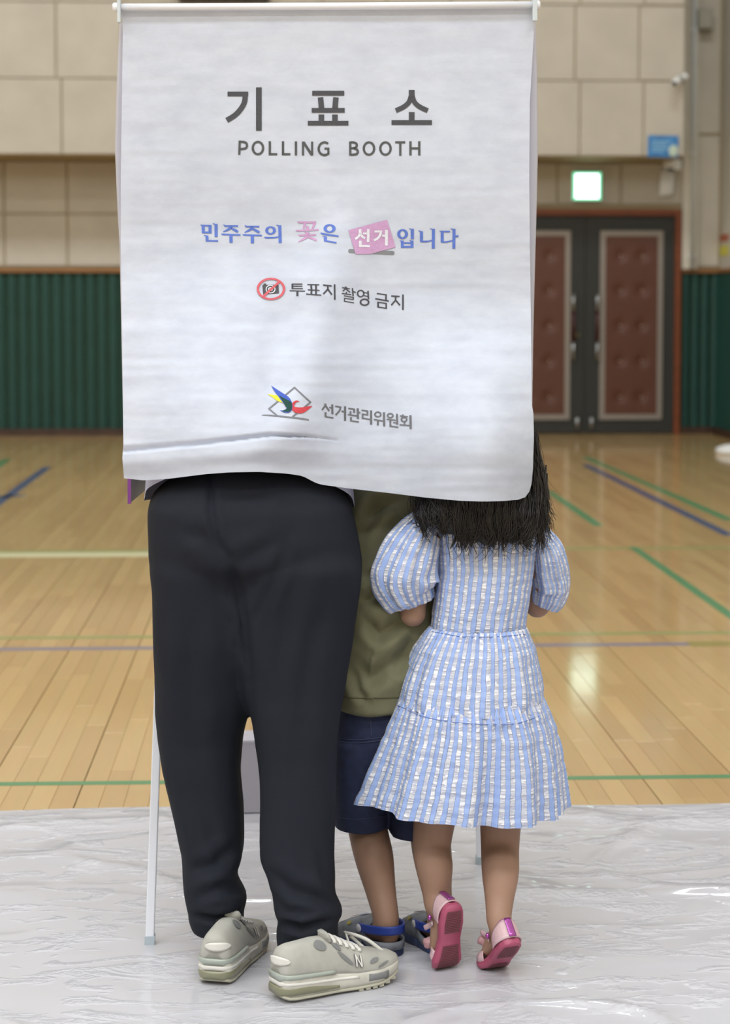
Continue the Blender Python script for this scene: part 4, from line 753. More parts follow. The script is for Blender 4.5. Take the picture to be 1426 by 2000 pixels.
# shirt
M_ms = mat('lavender_shirt', (178, 180, 204), .85, bump=(200, .15, .001))
mb = MB(); t = np.linspace(0, 2*np.pi, 72, endpoint=False); ct, st = np.cos(t), np.sin(t); rings = []
hl, hr_ = P(np.array(281.), np.array(985.), 4.03)[0], P(np.array(692.), np.array(985.), 4.03)[0]
bk_ = np.clip(-st, 0, 1)**1.1
for f in np.linspace(0, 1, 8):
    cx = (hl+hr_)/2; a = (hr_-hl)/2*(1-.05*f); b = .143; z = .922+.016*np.clip(-ct, 0, 1)+.092*bk_+(1.03-.928)*f*(1-.6*bk_)
    rp = 1+.012*np.sin(t*11+f)*(1-f); rings.append(np.stack([cx+a*rp*np.sign(ct)*abs(ct)**.87, 4.03+.01*f+b*rp*np.sign(st)*abs(st)**.87, z], -1))
for Yc, z, a, b, tl in ((4.085, 1.08, .19, .135, .02), (4.14, 1.17, .195, .135, .04), (4.22, 1.25, .20, .13, .06), (4.29, 1.32, .205, .125, .06), (4.335, 1.37, .165, .10, .04), (4.365, 1.405, .10, .08, .03), (4.385, 1.425, .072, .066, .02)):
    rings.append(np.stack([Xm+a*np.sign(ct)*abs(ct)**.9, Yc+b*np.sign(st)*abs(st)**.9, z-tl*st], -1))
loft(mb, rings, cap=(False, False)); me = mb.mesh('shirt'); wrinkle(me, .003, (12, 12, 9), 31); shirt = obj('shirt', me, M_ms, man)
for s in (-1, 1):
    mb = MB(); a = V3(Xm+s*.15, 4.30, 1.345); b = V3(Xm+s*.205, 4.34, 1.20); etube(mb, [a, (a+b)/2, b], [.068, .07, .066], n=20, cap=(True, False), seg=10); obj('sleeve', mb, M_ms, shirt, M=Matrix())
mb = MB(); etube(mb, [V3(Xm, 4.365, 1.405), V3(Xm, 4.40, 1.445)], [.072, .066], n=24, cap=(False, False)); obj('collar', mb, M_ms, shirt, M=Matrix())
# shoes
h1, t1 = PZ(np.array(417.), np.array(1929.)), PZ(np.array(492.), np.array(1848.))
sneaker(man, foot_pose(h1, t1, .007), -1)
h2, t2 = PZ(np.array(538.), np.array(1958.)), PZ(np.array(758.), np.array(1911.))
lp = lambda q: [P(np.array(float(a)), np.array(float(b)), y) for a, b, y in q]
sneaker(man, foot_pose(h2, t2, .009, math.radians(1.0)), -1, hang=[lp([(672, 1822, 3.90), (690, 1825, 3.88), (718, 1836, 3.87), (748, 1858, 3.87), (777, 1878, 3.88)]), lp([(674, 1820, 3.90), (683, 1845, 3.87), (696, 1868, 3.86), (712, 1880, 3.86), (726, 1876, 3.865), (722, 1862, 3.87), (704, 1845, 3.88), (684, 1828, 3.89)])])
# ------------------------------------------------------------------ BOY
bo = P(np.array(757.), np.array(1850.), 4.11); boy = thing('person', (bo[0], 4.11, 0), 'child in olive shirt and navy denim shorts standing between the adult and the girl', 'person')
Xb = P(np.array(757.), np.array(1200.), 4.11)[0]
M_ol = mat('olive_cotton', (108, 107, 82), .85, bump=(240, .2, .001)); M_dn = mat('navy_denim', (38, 46, 76), .85, noise=(60, .15), bump=(500, .3, .001))
mb = MB(); hloft(mb, [(905, 728, 788, 4.17, .05), (925, 712, 805, 4.165, .06), (945, 685, 832, 4.155, .075), (975, 662, 856, 4.145, .088), (1020, 652, 864, 4.13, .097), (1100, 647, 868, 4.12, .105), (1200, 645, 869, 4.115, .108), (1300, 645, 869, 4.11, .11), (1377, 647, 867, 4.11, .113)], 90)
for s in (-1, 1):
    a = V3(Xb+s*.085, 4.14, .92); b = V3(Xb+s*.118, 4.20, .80); etube(mb, [a, (a+b)/2, b], [.05, .053, .05], n=18, seg=8)
me = fuse(mb, .005, 4)
crease(me, [([(700, 1010), (740, 990), (790, 975)], 0.0119, 12), ([(690, 1060), (730, 1010), (750, 960)], 0.0102, 12), ([(700, 1180), (740, 1160), (800, 1170)], 0.0170, 14), ([(715, 1210), (740, 1240), (800, 1200)], 0.0136, 12), ([(690, 1290), (720, 1330), (760, 1300), (800, 1260)], 0.0136, 14), ([(770, 1330), (790, 1290), (810, 1240)], 0.0136, 12), ([(680, 1300), (700, 1350), (720, 1370)], 0.0102, 9), ([(700, 1120), (735, 1135), (770, 1110)], 0.0102, 12)])
wrinkle(me, .006, (11, 11, 14), 41); shirt = obj('shirt', me, M_ol, boy)
draped_line('hem_stitch', [(668, 1362), (720, 1364), (780, 1362)], mat('olive_dark', (84, 83, 62), .9), shirt, .0012, target=shirt)
mb = MB()
hloft(mb, [(1350, 656, 860, 4.11, .095), (1420, 650, 866, 4.11, .098), (1480, 648, 868, 4.11, .092)], 14)
hloft(mb, [(1440, 647, 757, 4.11, .088), (1520, 648, 758, 4.11, .082), (1580, 650, 757, 4.115, .078), (1613, 652, 757, 4.12, .076)], 26); hloft(mb, [(1440, 757, 868, 4.11, .088), (1520, 759, 871, 4.11, .082), (1590, 761, 875, 4.10, .08), (1627, 763, 876, 4.10, .078)], 26)
me = fuse(mb, .0048, 3); wrinkle(me, .002, (16, 16, 10), 51); shorts = obj('shorts', me, M_dn, boy)
M_st = mat('denim_stitch', (58, 66, 96), .8)
for pts in ([(664, 1443), (700, 1445), (752, 1440)], [(664, 1449), (700, 1451), (750, 1446)], [(662, 1597), (700, 1600), (754, 1592)], [(722, 1380), (724, 1410), (726, 1440)]): draped_line('stitch', pts, M_st, shorts, .0009, target=shorts)
mb = MB(); etube(mb, [V3(Xb, 4.11, .48), V3(Xb, 4.11, .62), V3(Xb, 4.13, .80), V3(Xb, 4.15, .93), V3(Xb, 4.165, .985)], [.085, .08, .09, .075, .036], [.07, .065, .07, .055, .034], n=20, seg=16); etube(mb, [V3(Xb, 4.16, .95), V3(Xb, 4.17, 1.03)], .034, n=14)
hcb = V3(Xb, 4.175, 1.085); frb = head(mb, hcb, .185, (0, .95, -.25))
for s in (-1, 1):
    a = V3(Xb+s*.09, 4.14, .91); e_ = V3(Xb+s*.115, 4.21, .78); q = V3(Xb+s*.07, 4.33, .975); etube(mb, [a, e_], [.034, .027], n=12); etube(mb, [e_, (e_+q)/2, q], [.027, .025, .019], n=12); hand(mb, q, (0, 1, -.1), (1, 0, 0), .62, -s)
clogs = []
M_clog = mat('grey_clog', (104, 108, 116), .6, noise=(40, .35)); M_nav = mat('navy_clog', (44, 58, 96), .6, noise=(50, .3)); M_strap = mat('blue_strap', (32, 56, 138), .5)
LC = .178; cw = lambda t: np.interp(t, [0, .03, .1, .3, .5, .7, .88, .97, 1], [.012, .022, .030, .032, .034, .040, .036, .022, .008])
def clog(parent, Mx):
    ts = np.concatenate([np.linspace(0, .1, 7), np.linspace(.14, .86, 18), np.linspace(.9, 1, 7)])
    def sole(h0, h1, g): return [[(t*LC, -cw(t)*g*.94, h0), (t*LC, -cw(t)*g, h0+.006), (t*LC, -cw(t)*g, h1-.004), (t*LC, -cw(t)*g*.95, h1), (t*LC, cw(t)*g*.95, h1), (t*LC, cw(t)*g, h1-.004), (t*LC, cw(t)*g, h0+.006), (t*LC, cw(t)*g*.94, h0)] for t in ts]
    mb = MB(); loft(mb, sole(0, .022, 1.05)); c = obj('clog', mb, M_nav, parent); c.matrix_parent_inverse = Matrix(); c.matrix_local = Matrix.Translation(-Vector(parent.location))@Mx
    rr = []; ph = np.linspace(0, np.pi, 17)
    for t in np.linspace(.40, 1, 16):
        H = np.interp(t, [.40, .5, .7, .9, 1], [.068, .07, .058, .04, .022]); cc_, ss_ = np.cos(ph), np.sin(ph); rr.append(np.stack([np.full(17, t*LC)-.02*ss_*(t < .45), cw(t)*1.06*np.sign(cc_)*abs(cc_)**.6, .02+(H-.02)*ss_**.7], -1))
    mb = MB(); mb.add(np.array(rr), grid_faces(16, 17)); u_ = obj('clog_upper', mb, M_clog, c, M=Matrix()); md = u_.modifiers.new('s', 'SOLIDIFY'); md.thickness = .004
    rr = []
    for t in np.linspace(.05, .42, 8): rr.append([(t*LC, -cw(t)*1.08, .018), (t*LC, -cw(t)*1.1, .018+.014+.03*max(0, t-.25)*3)]) 
    aa = np.linspace(-2.2, 2.2, 25); rim = np.array([[(.045-.048*math.cos(a), .036*math.sin(a), z+.012*max(0, abs(a)-1.3)) for a in aa] for z in (.018, .034)]); mb = MB(); mb.add(rim, grid_faces(2, 25)); o = obj('heel_rim', mb, M_clog, c, M=Matrix()); md = o.modifiers.new('s', 'SOLIDIFY'); md.thickness = .004
    st_ = np.array([[(.060-.066*math.cos(a)+.0, .039*math.sin(a), z+.004*math.cos(a)) for a in np.linspace(-1.75, 1.75, 31)] for z in (.046, .051, .060, .064)]); mb = MB(); mb.add(st_, grid_faces(4, 31)); o = obj('heel_strap', mb, M_strap, c, M=Matrix()); md = o.modifiers.new('s', 'SOLIDIFY'); md.thickness = .0035
    for s in (-1, 1):
        mb = MB(); etube(mb, [(.071, s*.039, .053), (.071, s*.043, .053)], .008, lat=(1, 0, 0), n=12); obj('rivet', mb, mat('white_rivet', (190, 190, 195), .4), c, M=Matrix())
    for k, (t, a, col) in enumerate(((.62, .7, (150, 140, 66)), (.72, 1.5, (150, 50, 50)), (.6, 2.4, (150, 140, 66)), (.82, 1.1, (190, 196, 204)), (.55, 1.5, (60, 96, 170)))):
        f_ = lambda tt, hh: np.stack([tt*LC, cw(tt)*1.11*np.sign(np.cos(hh))*abs(np.cos(hh))**.6, .022+(np.interp(tt, [.40, .5, .7, .9, 1], [.068, .07, .058, .04, .022])-.02)*np.sin(hh)**.7], -1)
        mb = MB(); blob3(mb, f_, (t, a), .035, .14); obj('printed_patch', mb, mat('patch_%d' % k, col, .6), u_, M=Matrix())
    for k in range(4):
        mb = MB(); ellipsoid(mb, (.03+.012*k, -.0355, .012), (.0045, .0015, .006), 8, 6); obj('side_print', mb, mat('side_print_%d' % (k % 2), ((150, 60, 70), (120, 160, 200))[k % 2], .6), c, M=Matrix())
    return c
for hx, hy, tx, ty, lx, ky in ((775, 1876, 672, 1836, (716, 737), 4.12), (873, 1874, 800, 1822, (835, 840), 4.12)):
    h_, t_ = PZ(np.array(float(hx)), np.array(float(hy))), PZ(np.array(float(tx)), np.array(float(ty))); h_ = t_+(h_-t_)*.178/np.linalg.norm(h_-t_) if False else h_
    Mx = foot_pose(h_, t_, .006); clogs.append(clog(boy, Mx)); d = unit(t_-h_); hl3 = h_+d*.03
    an = hl3+d*.005+V3(0, 0, .085); kn = P(np.array(float(lx[0])), np.array(1600.), ky); hp = V3(Xb+(-.05 if lx[0] < 757 else .05), 4.11, .52)
    md_ = kn*.62+an*.38+V3(0, -.012, 0)
    etube(mb, [hp, (hp+kn)/2, kn, md_, kn*.25+an*.75, an, an-(0, 0, .03)], [.062, .052, .0425, .041, .032, .0275, .028], n=18, seg=26)
    etube(mb, [hl3-d*.012+(0, 0, .045), hl3+d*.03+(0, 0, .05), hl3+d*.075+(0, 0, .04), hl3+d*.115+(0, 0, .032)], [.019, .026, .028, .024], [.018, .024, .016, .010], lat=np.cross(d, (0, 0, 1)), n=14, seg=12); ellipsoid(mb, hl3-d*.006+(0, 0, .05), (.022, .022, .025), 14, 10)
obj('body', fuse(mb, .0045, 4), M_skin, boy); obj('hair', hair_cap(hcb, .185, frb, 1.1, 5), M_hair, boy); face_bits(boy, hcb, .185, frb, M_hair)
# ------------------------------------------------------------------ GIRL
go = P(np.array(905.), np.array(1890.), 4.0); girl = thing('person', (go[0], 4.0, 0), 'girl with long black hair in a blue and white gingham dress on tiptoe', 'person')
def gingham(nm, n):
    m = bpy.data.materials.new(nm); m.use_nodes = True; nt = m.node_tree; b = nt.nodes['Principled BSDF']; b.inputs['Roughness'].default_value = .8; b.inputs['Specular IOR Level'].default_value = .2
    uv = N(nt, 'ShaderNodeUVMap'); sp = N(nt, 'ShaderNodeSeparateXYZ'); nt.links.new(uv.outputs[0], sp.inputs[0])
    g = N(nt, 'ShaderNodeNewGeometry'); wn = N(nt, 'ShaderNodeTexNoise'); wn.inputs['Scale'].default_value = 45; nt.links.new(g.outputs['Position'], wn.inputs['Vector'])
    def mth(op, a, b_=None):
        q = N(nt, 'ShaderNodeMath', operation=op)
        for i, v in enumerate((a, b_)):
            if v is None: continue
            if isinstance(v, (int, float)): q.inputs[i].default_value = v
            else: nt.links.new(v, q.inputs[i])
        return q.outputs[0]
    u = mth('ADD', mth('MULTIPLY', sp.outputs[0], n), mth('MULTIPLY', mth('SUBTRACT', wn.outputs[0], .5), .30)); fu = mth('FRACT', u)
    def step(x, a, b_):
        r = N(nt, 'ShaderNodeMapRange'); r.interpolation_type = 'SMOOTHSTEP'; r.inputs[1].default_value = a; r.inputs[2].default_value = b_; nt.links.new(x, r.inputs[0]); return r.outputs[0]
    blue = step(mth('ABSOLUTE', mth('SUBTRACT', fu, .5)), .27, .22)                     # 1 inside the blue stripe
    v = mth('ADD', mth('MULTIPLY', sp.outputs[1], 1/.0185), mth('MULTIPLY', wn.outputs[0], .6)); fv = mth('FRACT', v); hb = step(mth('ABSOLUTE', mth('SUBTRACT', fv, .5)), .30, .20)
    mp = N(nt, 'ShaderNodeMapping'); mp.inputs['Scale'].default_value = (1, 1, 5.5); t = N(nt, 'ShaderNodeTexNoise'); t.inputs['Scale'].default_value = 38; t.inputs['Detail'].default_value = 2; nt.links.new(g.outputs['Position'], mp.inputs[0]); nt.links.new(mp.outputs[0], t.inputs['Vector'])
    white_bar = step(t.outputs[0], .55, .60)  # irregular seersucker bars, whiter than the white stripes they cross
    def mixc(f, a, b_):
        q = N(nt, 'ShaderNodeMix', data_type='RGBA')
        for s_, vv in ((0, f), (6, a), (7, b_)):
            if isinstance(vv, tuple): q.inputs[s_].default_value = vv
            elif isinstance(vv, (int, float)): q.inputs[s_].default_value = vv
            else: nt.links.new(vv, q.inputs[s_])
        return q.outputs[2]
    wcol = mixc(hb, lin((203, 206, 218)), lin((186, 190, 208))); wcol = mixc(mth('MULTIPLY', white_bar, .8), wcol, lin((242, 243, 248)))
    bcol = mixc(hb, lin((156, 179, 228)), lin((149, 172, 223))); c = mixc(blue, wcol, bcol); nt.links.new(c, b.inputs['Base Color'])
    hgt = mth('MULTIPLY', t.outputs[0], mth('SUBTRACT', 1.15, blue)); bp = N(nt, 'ShaderNodeBump'); bp.inputs['Strength'].default_value = .8; bp.inputs['Distance'].default_value = .005; nt.links.new(hgt, bp.inputs['Height']); nt.links.new(bp.outputs[0], b.inputs['Normal'])
    return m
def dress_tier(name, keys, n_str, pleats, rows=60, cols=420, gather=0, parent=None, zhem=None, seed=1, fade=0):
    K = np.asarray(keys, float); tt = np.linspace(0, 1, rows); key_t = np.linspace(0, 1, len(K)); zz = np.interp(tt, (K[:, 0]-K[0, 0])/(K[-1, 0]-K[0, 0]), K[:, 0])
    cols_ = [np.interp(zz[::1] if K[0, 0] < K[-1, 0] else -zz, K[:, 0] if K[0, 0] < K[-1, 0] else -K[:, 0], K[:, i]) for i in range(1, 5)]
    a = np.linspace(0, 2*np.pi, cols)+np.pi/2; R = []; U = []
    na = np.stack([np.cos(a)*3.2, np.sin(a)*3.2, 0*a], -1)
    for i in range(rows):
        l, r, Yc, b = [c[i] for c in cols_]; f = tt[i]; A = P(np.array(l), np.array(1000.), Yc)[0]; B = P(np.array(r), np.array(1000.), Yc)[0]; cx, hw = (A+B)/2, (B-A)/2
        mod = np.zeros(cols)
        for fr_, am, ph in pleats: mod += am*f**.8*(1-f**8*fade)*np.sin(fr_*a+ph+.8*vnoise(na*.7, seed+int(fr_)))
        if gather: mod += gather*(np.exp(-f*7)*(1 if fade else min(1, f*14))+.15*(1-f**6*fade))*np.sin(a*52+3*vnoise(na*2, seed+7))*(.5+.5*vnoise(na*4+i*.01, seed+9))
        zoff = (zhem(a)*f if zhem else 0)+.002*f*np.sin(7*a+1)
        R.append(np.stack([cx+(hw+mod)*np.cos(a), Yc+(b+mod)*np.sin(a), zz[i]+zoff], -1)); U.append(np.stack([(a-np.pi/2)/(2*np.pi), np.full(cols, zz[i])], -1))
    R = np.array(R); R += (.0016*vnoise(R*(38, 38, 70), seed+3)*np.clip(tt*8, 0, 1)[:, None])[..., None]*np.stack([np.cos(a), np.sin(a), 0*a], -1)[None]
    mb = MB(); mb.add(R, grid_faces(rows, cols), np.array(U)); return obj(name, mb, gingham('gingham_'+name, n_str), parent, M=Matrix() if parent.type == 'MESH' else None)
DN = dict()
bod = dress_tier('dress', [(.925, 905, 975, 4.02, .035), (.915, 870, 1020, 4.015, .055), (.895, 846, 1052, 4.005, .066), (.86, 852, 1050, 4.0, .074), (.80, 856, 1044, 4.0, .078), (.74, 850, 1036, 4.0, .078), (.70, 844, 1029, 4.0, .077), (.682, 842, 1027, 4.0, .077)], 33, [(9, .0012, 0), (17, .0012, 1)], rows=50, cols=260, parent=girl)
t1_ = dress_tier('skirt_upper_tier', [(.684, 842, 1027, 4.0, .079), (.672, 832, 1033, 4.0, .090), (.64, 812, 1046, 4.005, .112), (.60, 795, 1053, 4.01, .128), (.56, 782, 1059, 4.01, .14), (.523, 774, 1063, 4.015, .15)], 46, [(13, .0045, .4), (8, .004, 2), (21, .003, 1)], gather=.006, parent=bod, zhem=lambda a: .006*np.cos(a)*-1, seed=11, fade=1)
t2_ = dress_tier('skirt_lower_tier', [(.548, 784, 1055, 4.013, .138), (.528, 773, 1064, 4.015, .151), (.515, 767, 1070, 4.015, .158), (.48, 755, 1082, 4.02, .168), (.42, 734, 1093, 4.025, .178), (.36, 715, 1099, 4.03, .187), (.314, 699, 1103, 4.035, .193)], 62, [(11, .009, .9), (7, .008, 2.2), (19, .006, .3)], rows=80, cols=520, gather=.009, parent=bod, zhem=lambda a: -.014*np.cos(a), seed=21)
M_seam = mat('dress_seam', (110, 132, 190), .8)
bpy.context.view_layer.update()
for tgt, pts in ((t1_, [(843, 1233), (870, 1238), (900, 1243), (960, 1244), (1026, 1239)]), (t2_, [(777, 1378), (830, 1400), (900, 1412), (1000, 1414), (1060, 1396)])): draped_line('seam', pts, M_seam, bod, .0009, target=tgt)
def puff(name, pts, n_str, seed):
    K = np.array([list(P(np.array(float(a)), np.array(float(b)), y))+[r*y/FPX, r2*y/FPX] for a, b, y, r, r2 in pts]); K = resample(K, 44); path, rx, ry = K[:, :3], K[:, 3], K[:, 4]
    T = unit(np.gradient(path, axis=0)); L = V3(1, 0, 0); L = unit(L-(T@L)[:, None]*T); B = np.cross(T, L); n = 180; a = np.linspace(0, 2*np.pi, n)+np.pi/2
    f = np.linspace(0, 1, 44)[:, None]; na = np.stack([np.cos(a)*3, np.sin(a)*3, 0*a], -1)
    md = 1+(.07*np.sin(a*13+2*vnoise(na, seed))+.07*np.sin(a*6+seed))[None]*(.4+np.abs(f-.45)*1.4)+.09*vnoise(np.stack(np.broadcast_arrays(np.cos(a)[None]*3.5, np.sin(a)[None]*3.5, f*6), -1), seed)
    R = path[:, None]+(rx[:, None]*md*np.cos(a)[None])[..., None]*L[:, None]+(ry[:, None]*md*np.sin(a)[None])[..., None]*B[:, None]
    U = np.stack(np.broadcast_arrays((a[None]-np.pi/2)/(2*np.pi), f*.17), -1); mb = MB(); mb.add(R, grid_faces(44, n), U); return obj(name, mb, gingham('gingham_'+name+str(seed), n_str), bod, M=Matrix())
puff('puff_sleeve', [(846, 1020, 4.0, 18, 30), (832, 1030, 4.0, 40, 48), (815, 1060, 4.0, 54, 60), (800, 1100, 4.0, 64, 66), (794, 1132, 4.0, 69, 66), (800, 1158, 4.0, 58, 56), (808, 1172, 4.0, 44, 44), (811, 1180, 4.0, 36, 36)], 25, 3)
puff('puff_sleeve', [(1046, 1030, 4.0, 14, 26), (1055, 1045, 4.01, 22, 42), (1068, 1075, 4.02, 32, 56), (1075, 1110, 4.04, 36, 62), (1077, 1145, 4.05, 34, 60), (1070, 1170, 4.05, 30, 48), (1064, 1186, 4.05, 24, 36)], 25, 8)
mb = MB(); Xg = P(np.array(940.), np.array(1000.), 4.0)[0]
etube(mb, [V3(Xg, 4.0, .55), V3(Xg, 4.0, .66), V3(Xg, 4.0, .80), V3(Xg+.002, 4.01, .88), V3(Xg, 4.02, .925), V3(Xg, 4.03, .97)], [.085, .075, .082, .07, .035, .03], [.065, .06, .062, .05, .033, .03], n=20, seg=18)
hcg = V3(P(np.array(938.), np.array(860.), 4.05)[0], 4.055, 1.035); frg = head(mb, hcg, .178, (-.1, .95, -.15))
for s, q in ((-1, [(838, 1040, 4.0), (812, 1140, 4.0), (802, 1195, 4.0)]), (1, [(1050, 1050, 4.01), (1066, 1140, 4.05), (1055, 1178, 4.06)])):
    pt = [P(np.array(float(a)), np.array(float(b)), y) for a, b, y in q]; wv = V3(pt[2][0]-s*.02, 4.27, .955); el = pt[2]+V3(-s*.005, .005, -.004)
    etube(mb, pt[:2]+[el], [.034, .0285, .0265], n=14, seg=9); etube(mb, [el, el*.55+wv*.45, wv], [.0265, .0245, .018], n=14, seg=9); ellipsoid(mb, el, (.0275, .0275, .0275), 14, 10); hand(mb, wv, (0, 1, .1), (1, 0, 0), .58, -s)
# ---- sandals
LD = .165; dw = lambda t: np.interp(t, [0, .03, .1, .25, .45, .6, .75, .88, .96, 1], [.010, .017, .0225, .0255, .0225, .026, .031, .028, .018, .006])
M_sole = mat('pink_rubber', (166, 78, 106), .5, noise=(30, .08)); M_tread = mat('worn_tread', (112, 66, 74), .8); M_glit = mat('pink_glitter', (206, 174, 180), .35, coat=.4, noise=(900, .25), bump=(900, .6, .001)); M_met = mat('purple_foil', (176, 92, 172), .22, metal=.7); M_bow = mat('sheer_bow', (214, 166, 172), .4, trans=.3)
class Bend:
    def __init__(s, toe, yaw, alpha, xb, z=.006, roll=0):
        xs = np.linspace(LD, 0, 200); ang = alpha*(1-sstep(xb-.03, xb+.03, xs)); dx = -(xs[1]-xs[0]); X = LD-np.r_[0, np.cumsum(np.cos(ang[1:])*dx)]; Z = np.r_[0, np.cumsum(np.sin(ang[1:])*dx)]
        s.xs, s.X, s.Z, s.ang = xs[::-1], X[::-1], Z[::-1], ang[::-1]; s.toe, s.yaw, s.z, s.roll = np.asarray(toe, float), yaw, z, roll
    def __call__(s, x, y, h):
        x, y, h = np.broadcast_arrays(np.asarray(x, float), np.asarray(y, float), np.asarray(h, float)); a = np.interp(x, s.xs, s.ang); X = np.interp(x, s.xs, s.X)+np.minimum(x, 0)*np.cos(s.ang[0]); Z = np.interp(x, s.xs, s.Z)-np.minimum(x, 0)*np.sin(s.ang[0])
        X = X+h*np.sin(a)-LD; Z = Z+h*np.cos(a); yy = y+s.roll*Z; c, n = math.cos(s.yaw), math.sin(s.yaw)
        return np.stack([s.toe[0]+X*c-yy*n, s.toe[1]+X*n+yy*c, s.z+Z], -1)
def sandal(parent, B):
    ts = np.concatenate([np.linspace(0, .1, 8), np.linspace(.13, .88, 30), np.linspace(.9, 1, 8)]); T = .017
    mb = MB(); rr = [B(np.full(10, t*LD), dw(t)*np.array([-.9, -1, -1.03, -1, -.96, .96, 1, 1.03, 1, .9]), np.array([0, .003, .008, .014, T, T, .014, .008, .003, 0])) for t in ts]; loft(mb, rr); s_ = obj('sandal', mb, M_sole, parent)
    par = dict(M=Matrix())
    for t0, t1 in ((.07, .36), (.52, .93)):
        n = int((t1-t0)/.022)
        for k in range(n):
            t = t0+(t1-t0)*(k+.5)/n; wv = float(dw(t))*.74; mb = MB(); q = [B(np.array([t*LD-.0013+.0, t*LD+.0013]), np.array([y_, y_]), np.array([-.0012, -.0012]))+0 for y_ in (-wv, 0, wv)]; q2 = [B(np.array([t*LD-.0016, t*LD+.0016]), np.array([y_, y_]), np.array([.001, .001])) for y_ in (-wv, 0, wv)]
            mb.add(np.array(q), grid_faces(3, 2, flip=True)); mb.add(np.array(q2), grid_faces(3, 2)); obj('tread_bar', mb, M_tread, s_, M=Matrix(), smooth=False)
    a = np.linspace(-1.95, 1.95, 41); cs = .030
    def wall_pt(a_, h, g=1.0): return B(cs-.0325*g*np.cos(a_), .0265*g*np.sin(a_), h)
    top = lambda a_: .052-.020*np.clip((np.abs(a_)-.5)/1.45, 0, 1)
    mb = MB(); mb.add(np.array([wall_pt(a, T-.004+(top(a)-T+.004)*f, 1-.10*f) for f in np.linspace(0, 1, 8)]), grid_faces(8, 41)); o = obj('heel_counter', mb, M_glit, s_, M=Matrix()); md = o.modifiers.new('s', 'SOLIDIFY'); md.thickness = .003
    b_ = np.linspace(-.24, .24, 7); mb = MB(); mb.add(np.array([wall_pt(b_, T-.003+(.054-T+.003)*f, 1.15-.10*f) for f in np.linspace(0, 1, 8)]), grid_faces(8, 7)); o = obj('heel_strip', mb, M_met, s_, M=Matrix()); md = o.modifiers.new('s', 'SOLIDIFY'); md.thickness = .0015
    e_ = np.linspace(-2.0, 2.0, 31); mb = MB(); etube(mb, wall_pt(e_, .052-.020*np.clip((np.abs(e_)-.5)/1.45, 0, 1)+.001, .90), .0018, n=6); obj('edge_piping', mb, M_met, s_, M=Matrix())
    for sd in (-1, 1):
        aa = np.linspace(0, 1, 12); pts = [B(.052+.026*f, sd*(.026-.004*math.sin(f*3)), .036+.030*f) for f in aa]; mb = MB(); etube(mb, pts, .0055, .0018, lat=(0, 0, 1), n=8); obj('ankle_strap', mb, M_glit, s_, M=Matrix())
        mb = MB(); p = B(.042, sd*.0305, .041); ellipsoid(mb, p, (.0045, .0055, .0065), 12, 8); obj('buckle', mb, M_met, s_, M=Matrix())
    ph = np.linspace(0, np.pi, 15); mb = MB(); rr = []
    for t in np.linspace(.62, .98, 12):
        H = np.interp(t, [.62, .75, .9, .98], [.046, .042, .034, .024]); rr.append(B(np.full(15, t*LD), dw(t)*1.04*np.cos(ph), T-.003+(H-T+.003)*np.sin(ph)**.7))
    mb.add(np.array(rr), grid_faces(12, 15)); o = obj('toe_box', mb, M_glit, s_, M=Matrix()); md = o.modifiers.new('s', 'SOLIDIFY'); md.thickness = .002
    for k, (dx, dy, dh, r) in enumerate(((0, .016, .008, .014), (0, -.016, .008, .014), (.004, 0, .009, .007))):
        mb = MB(); c = B(.106+dx, dy, .046+dh); ellipsoid(mb, c, (r, r*.75, r*.9), 16, 12); o = obj('bow', mb, M_bow, s_, M=Matrix()); V_ = getv(o.data); setv(o.data, V_+(vnoise(V_*180, k+2)*.003)[:, None]*unit(V_-c))
    return s_
BL = Bend(PZ(np.array(860.), np.array(1892.)), math.radians(114), math.radians(79), .137); BR = Bend(PZ(np.array(948.), np.array(1884.)), math.radians(108), math.radians(42), .115)
for Bn, kx, s in ((BL, (844, 1640, 4.0), -1), (BR, (977, 1640, 4.0), 1)):
    sandal(girl, Bn); kn = P(np.array(float(kx[0])), np.array(float(kx[1])), kx[2]); an = Bn(.034, 0, .068); hp = V3(Xg+s*.05, 4.0, .56)
    cf = kn*.6+an*.4+V3(0, -.012, 0)
    etube(mb, [hp, (hp+kn)/2+V3(0, .0, 0), kn, cf, kn*.22+an*.78, an, Bn(.030, 0, .045)], [.065, .052, .0405, .038, .029, .0255, .026], n=18, seg=28)
    etube(mb, [Bn(.016, 0, .034), Bn(.045, 0, .042), Bn(.085, 0, .040), Bn(.118, 0, .033), Bn(.148, 0, .027)], [.019, .0225, .0245, .026, .02], [.016, .022, .020, .013, .008], lat=V3(-math.sin(Bn.yaw), math.cos(Bn.yaw), 0), n=14, seg=14)
obj('body', fuse(mb, .0042, 4), M_skin, girl); face_bits(girl, hcg, .178, frg, M_hair)
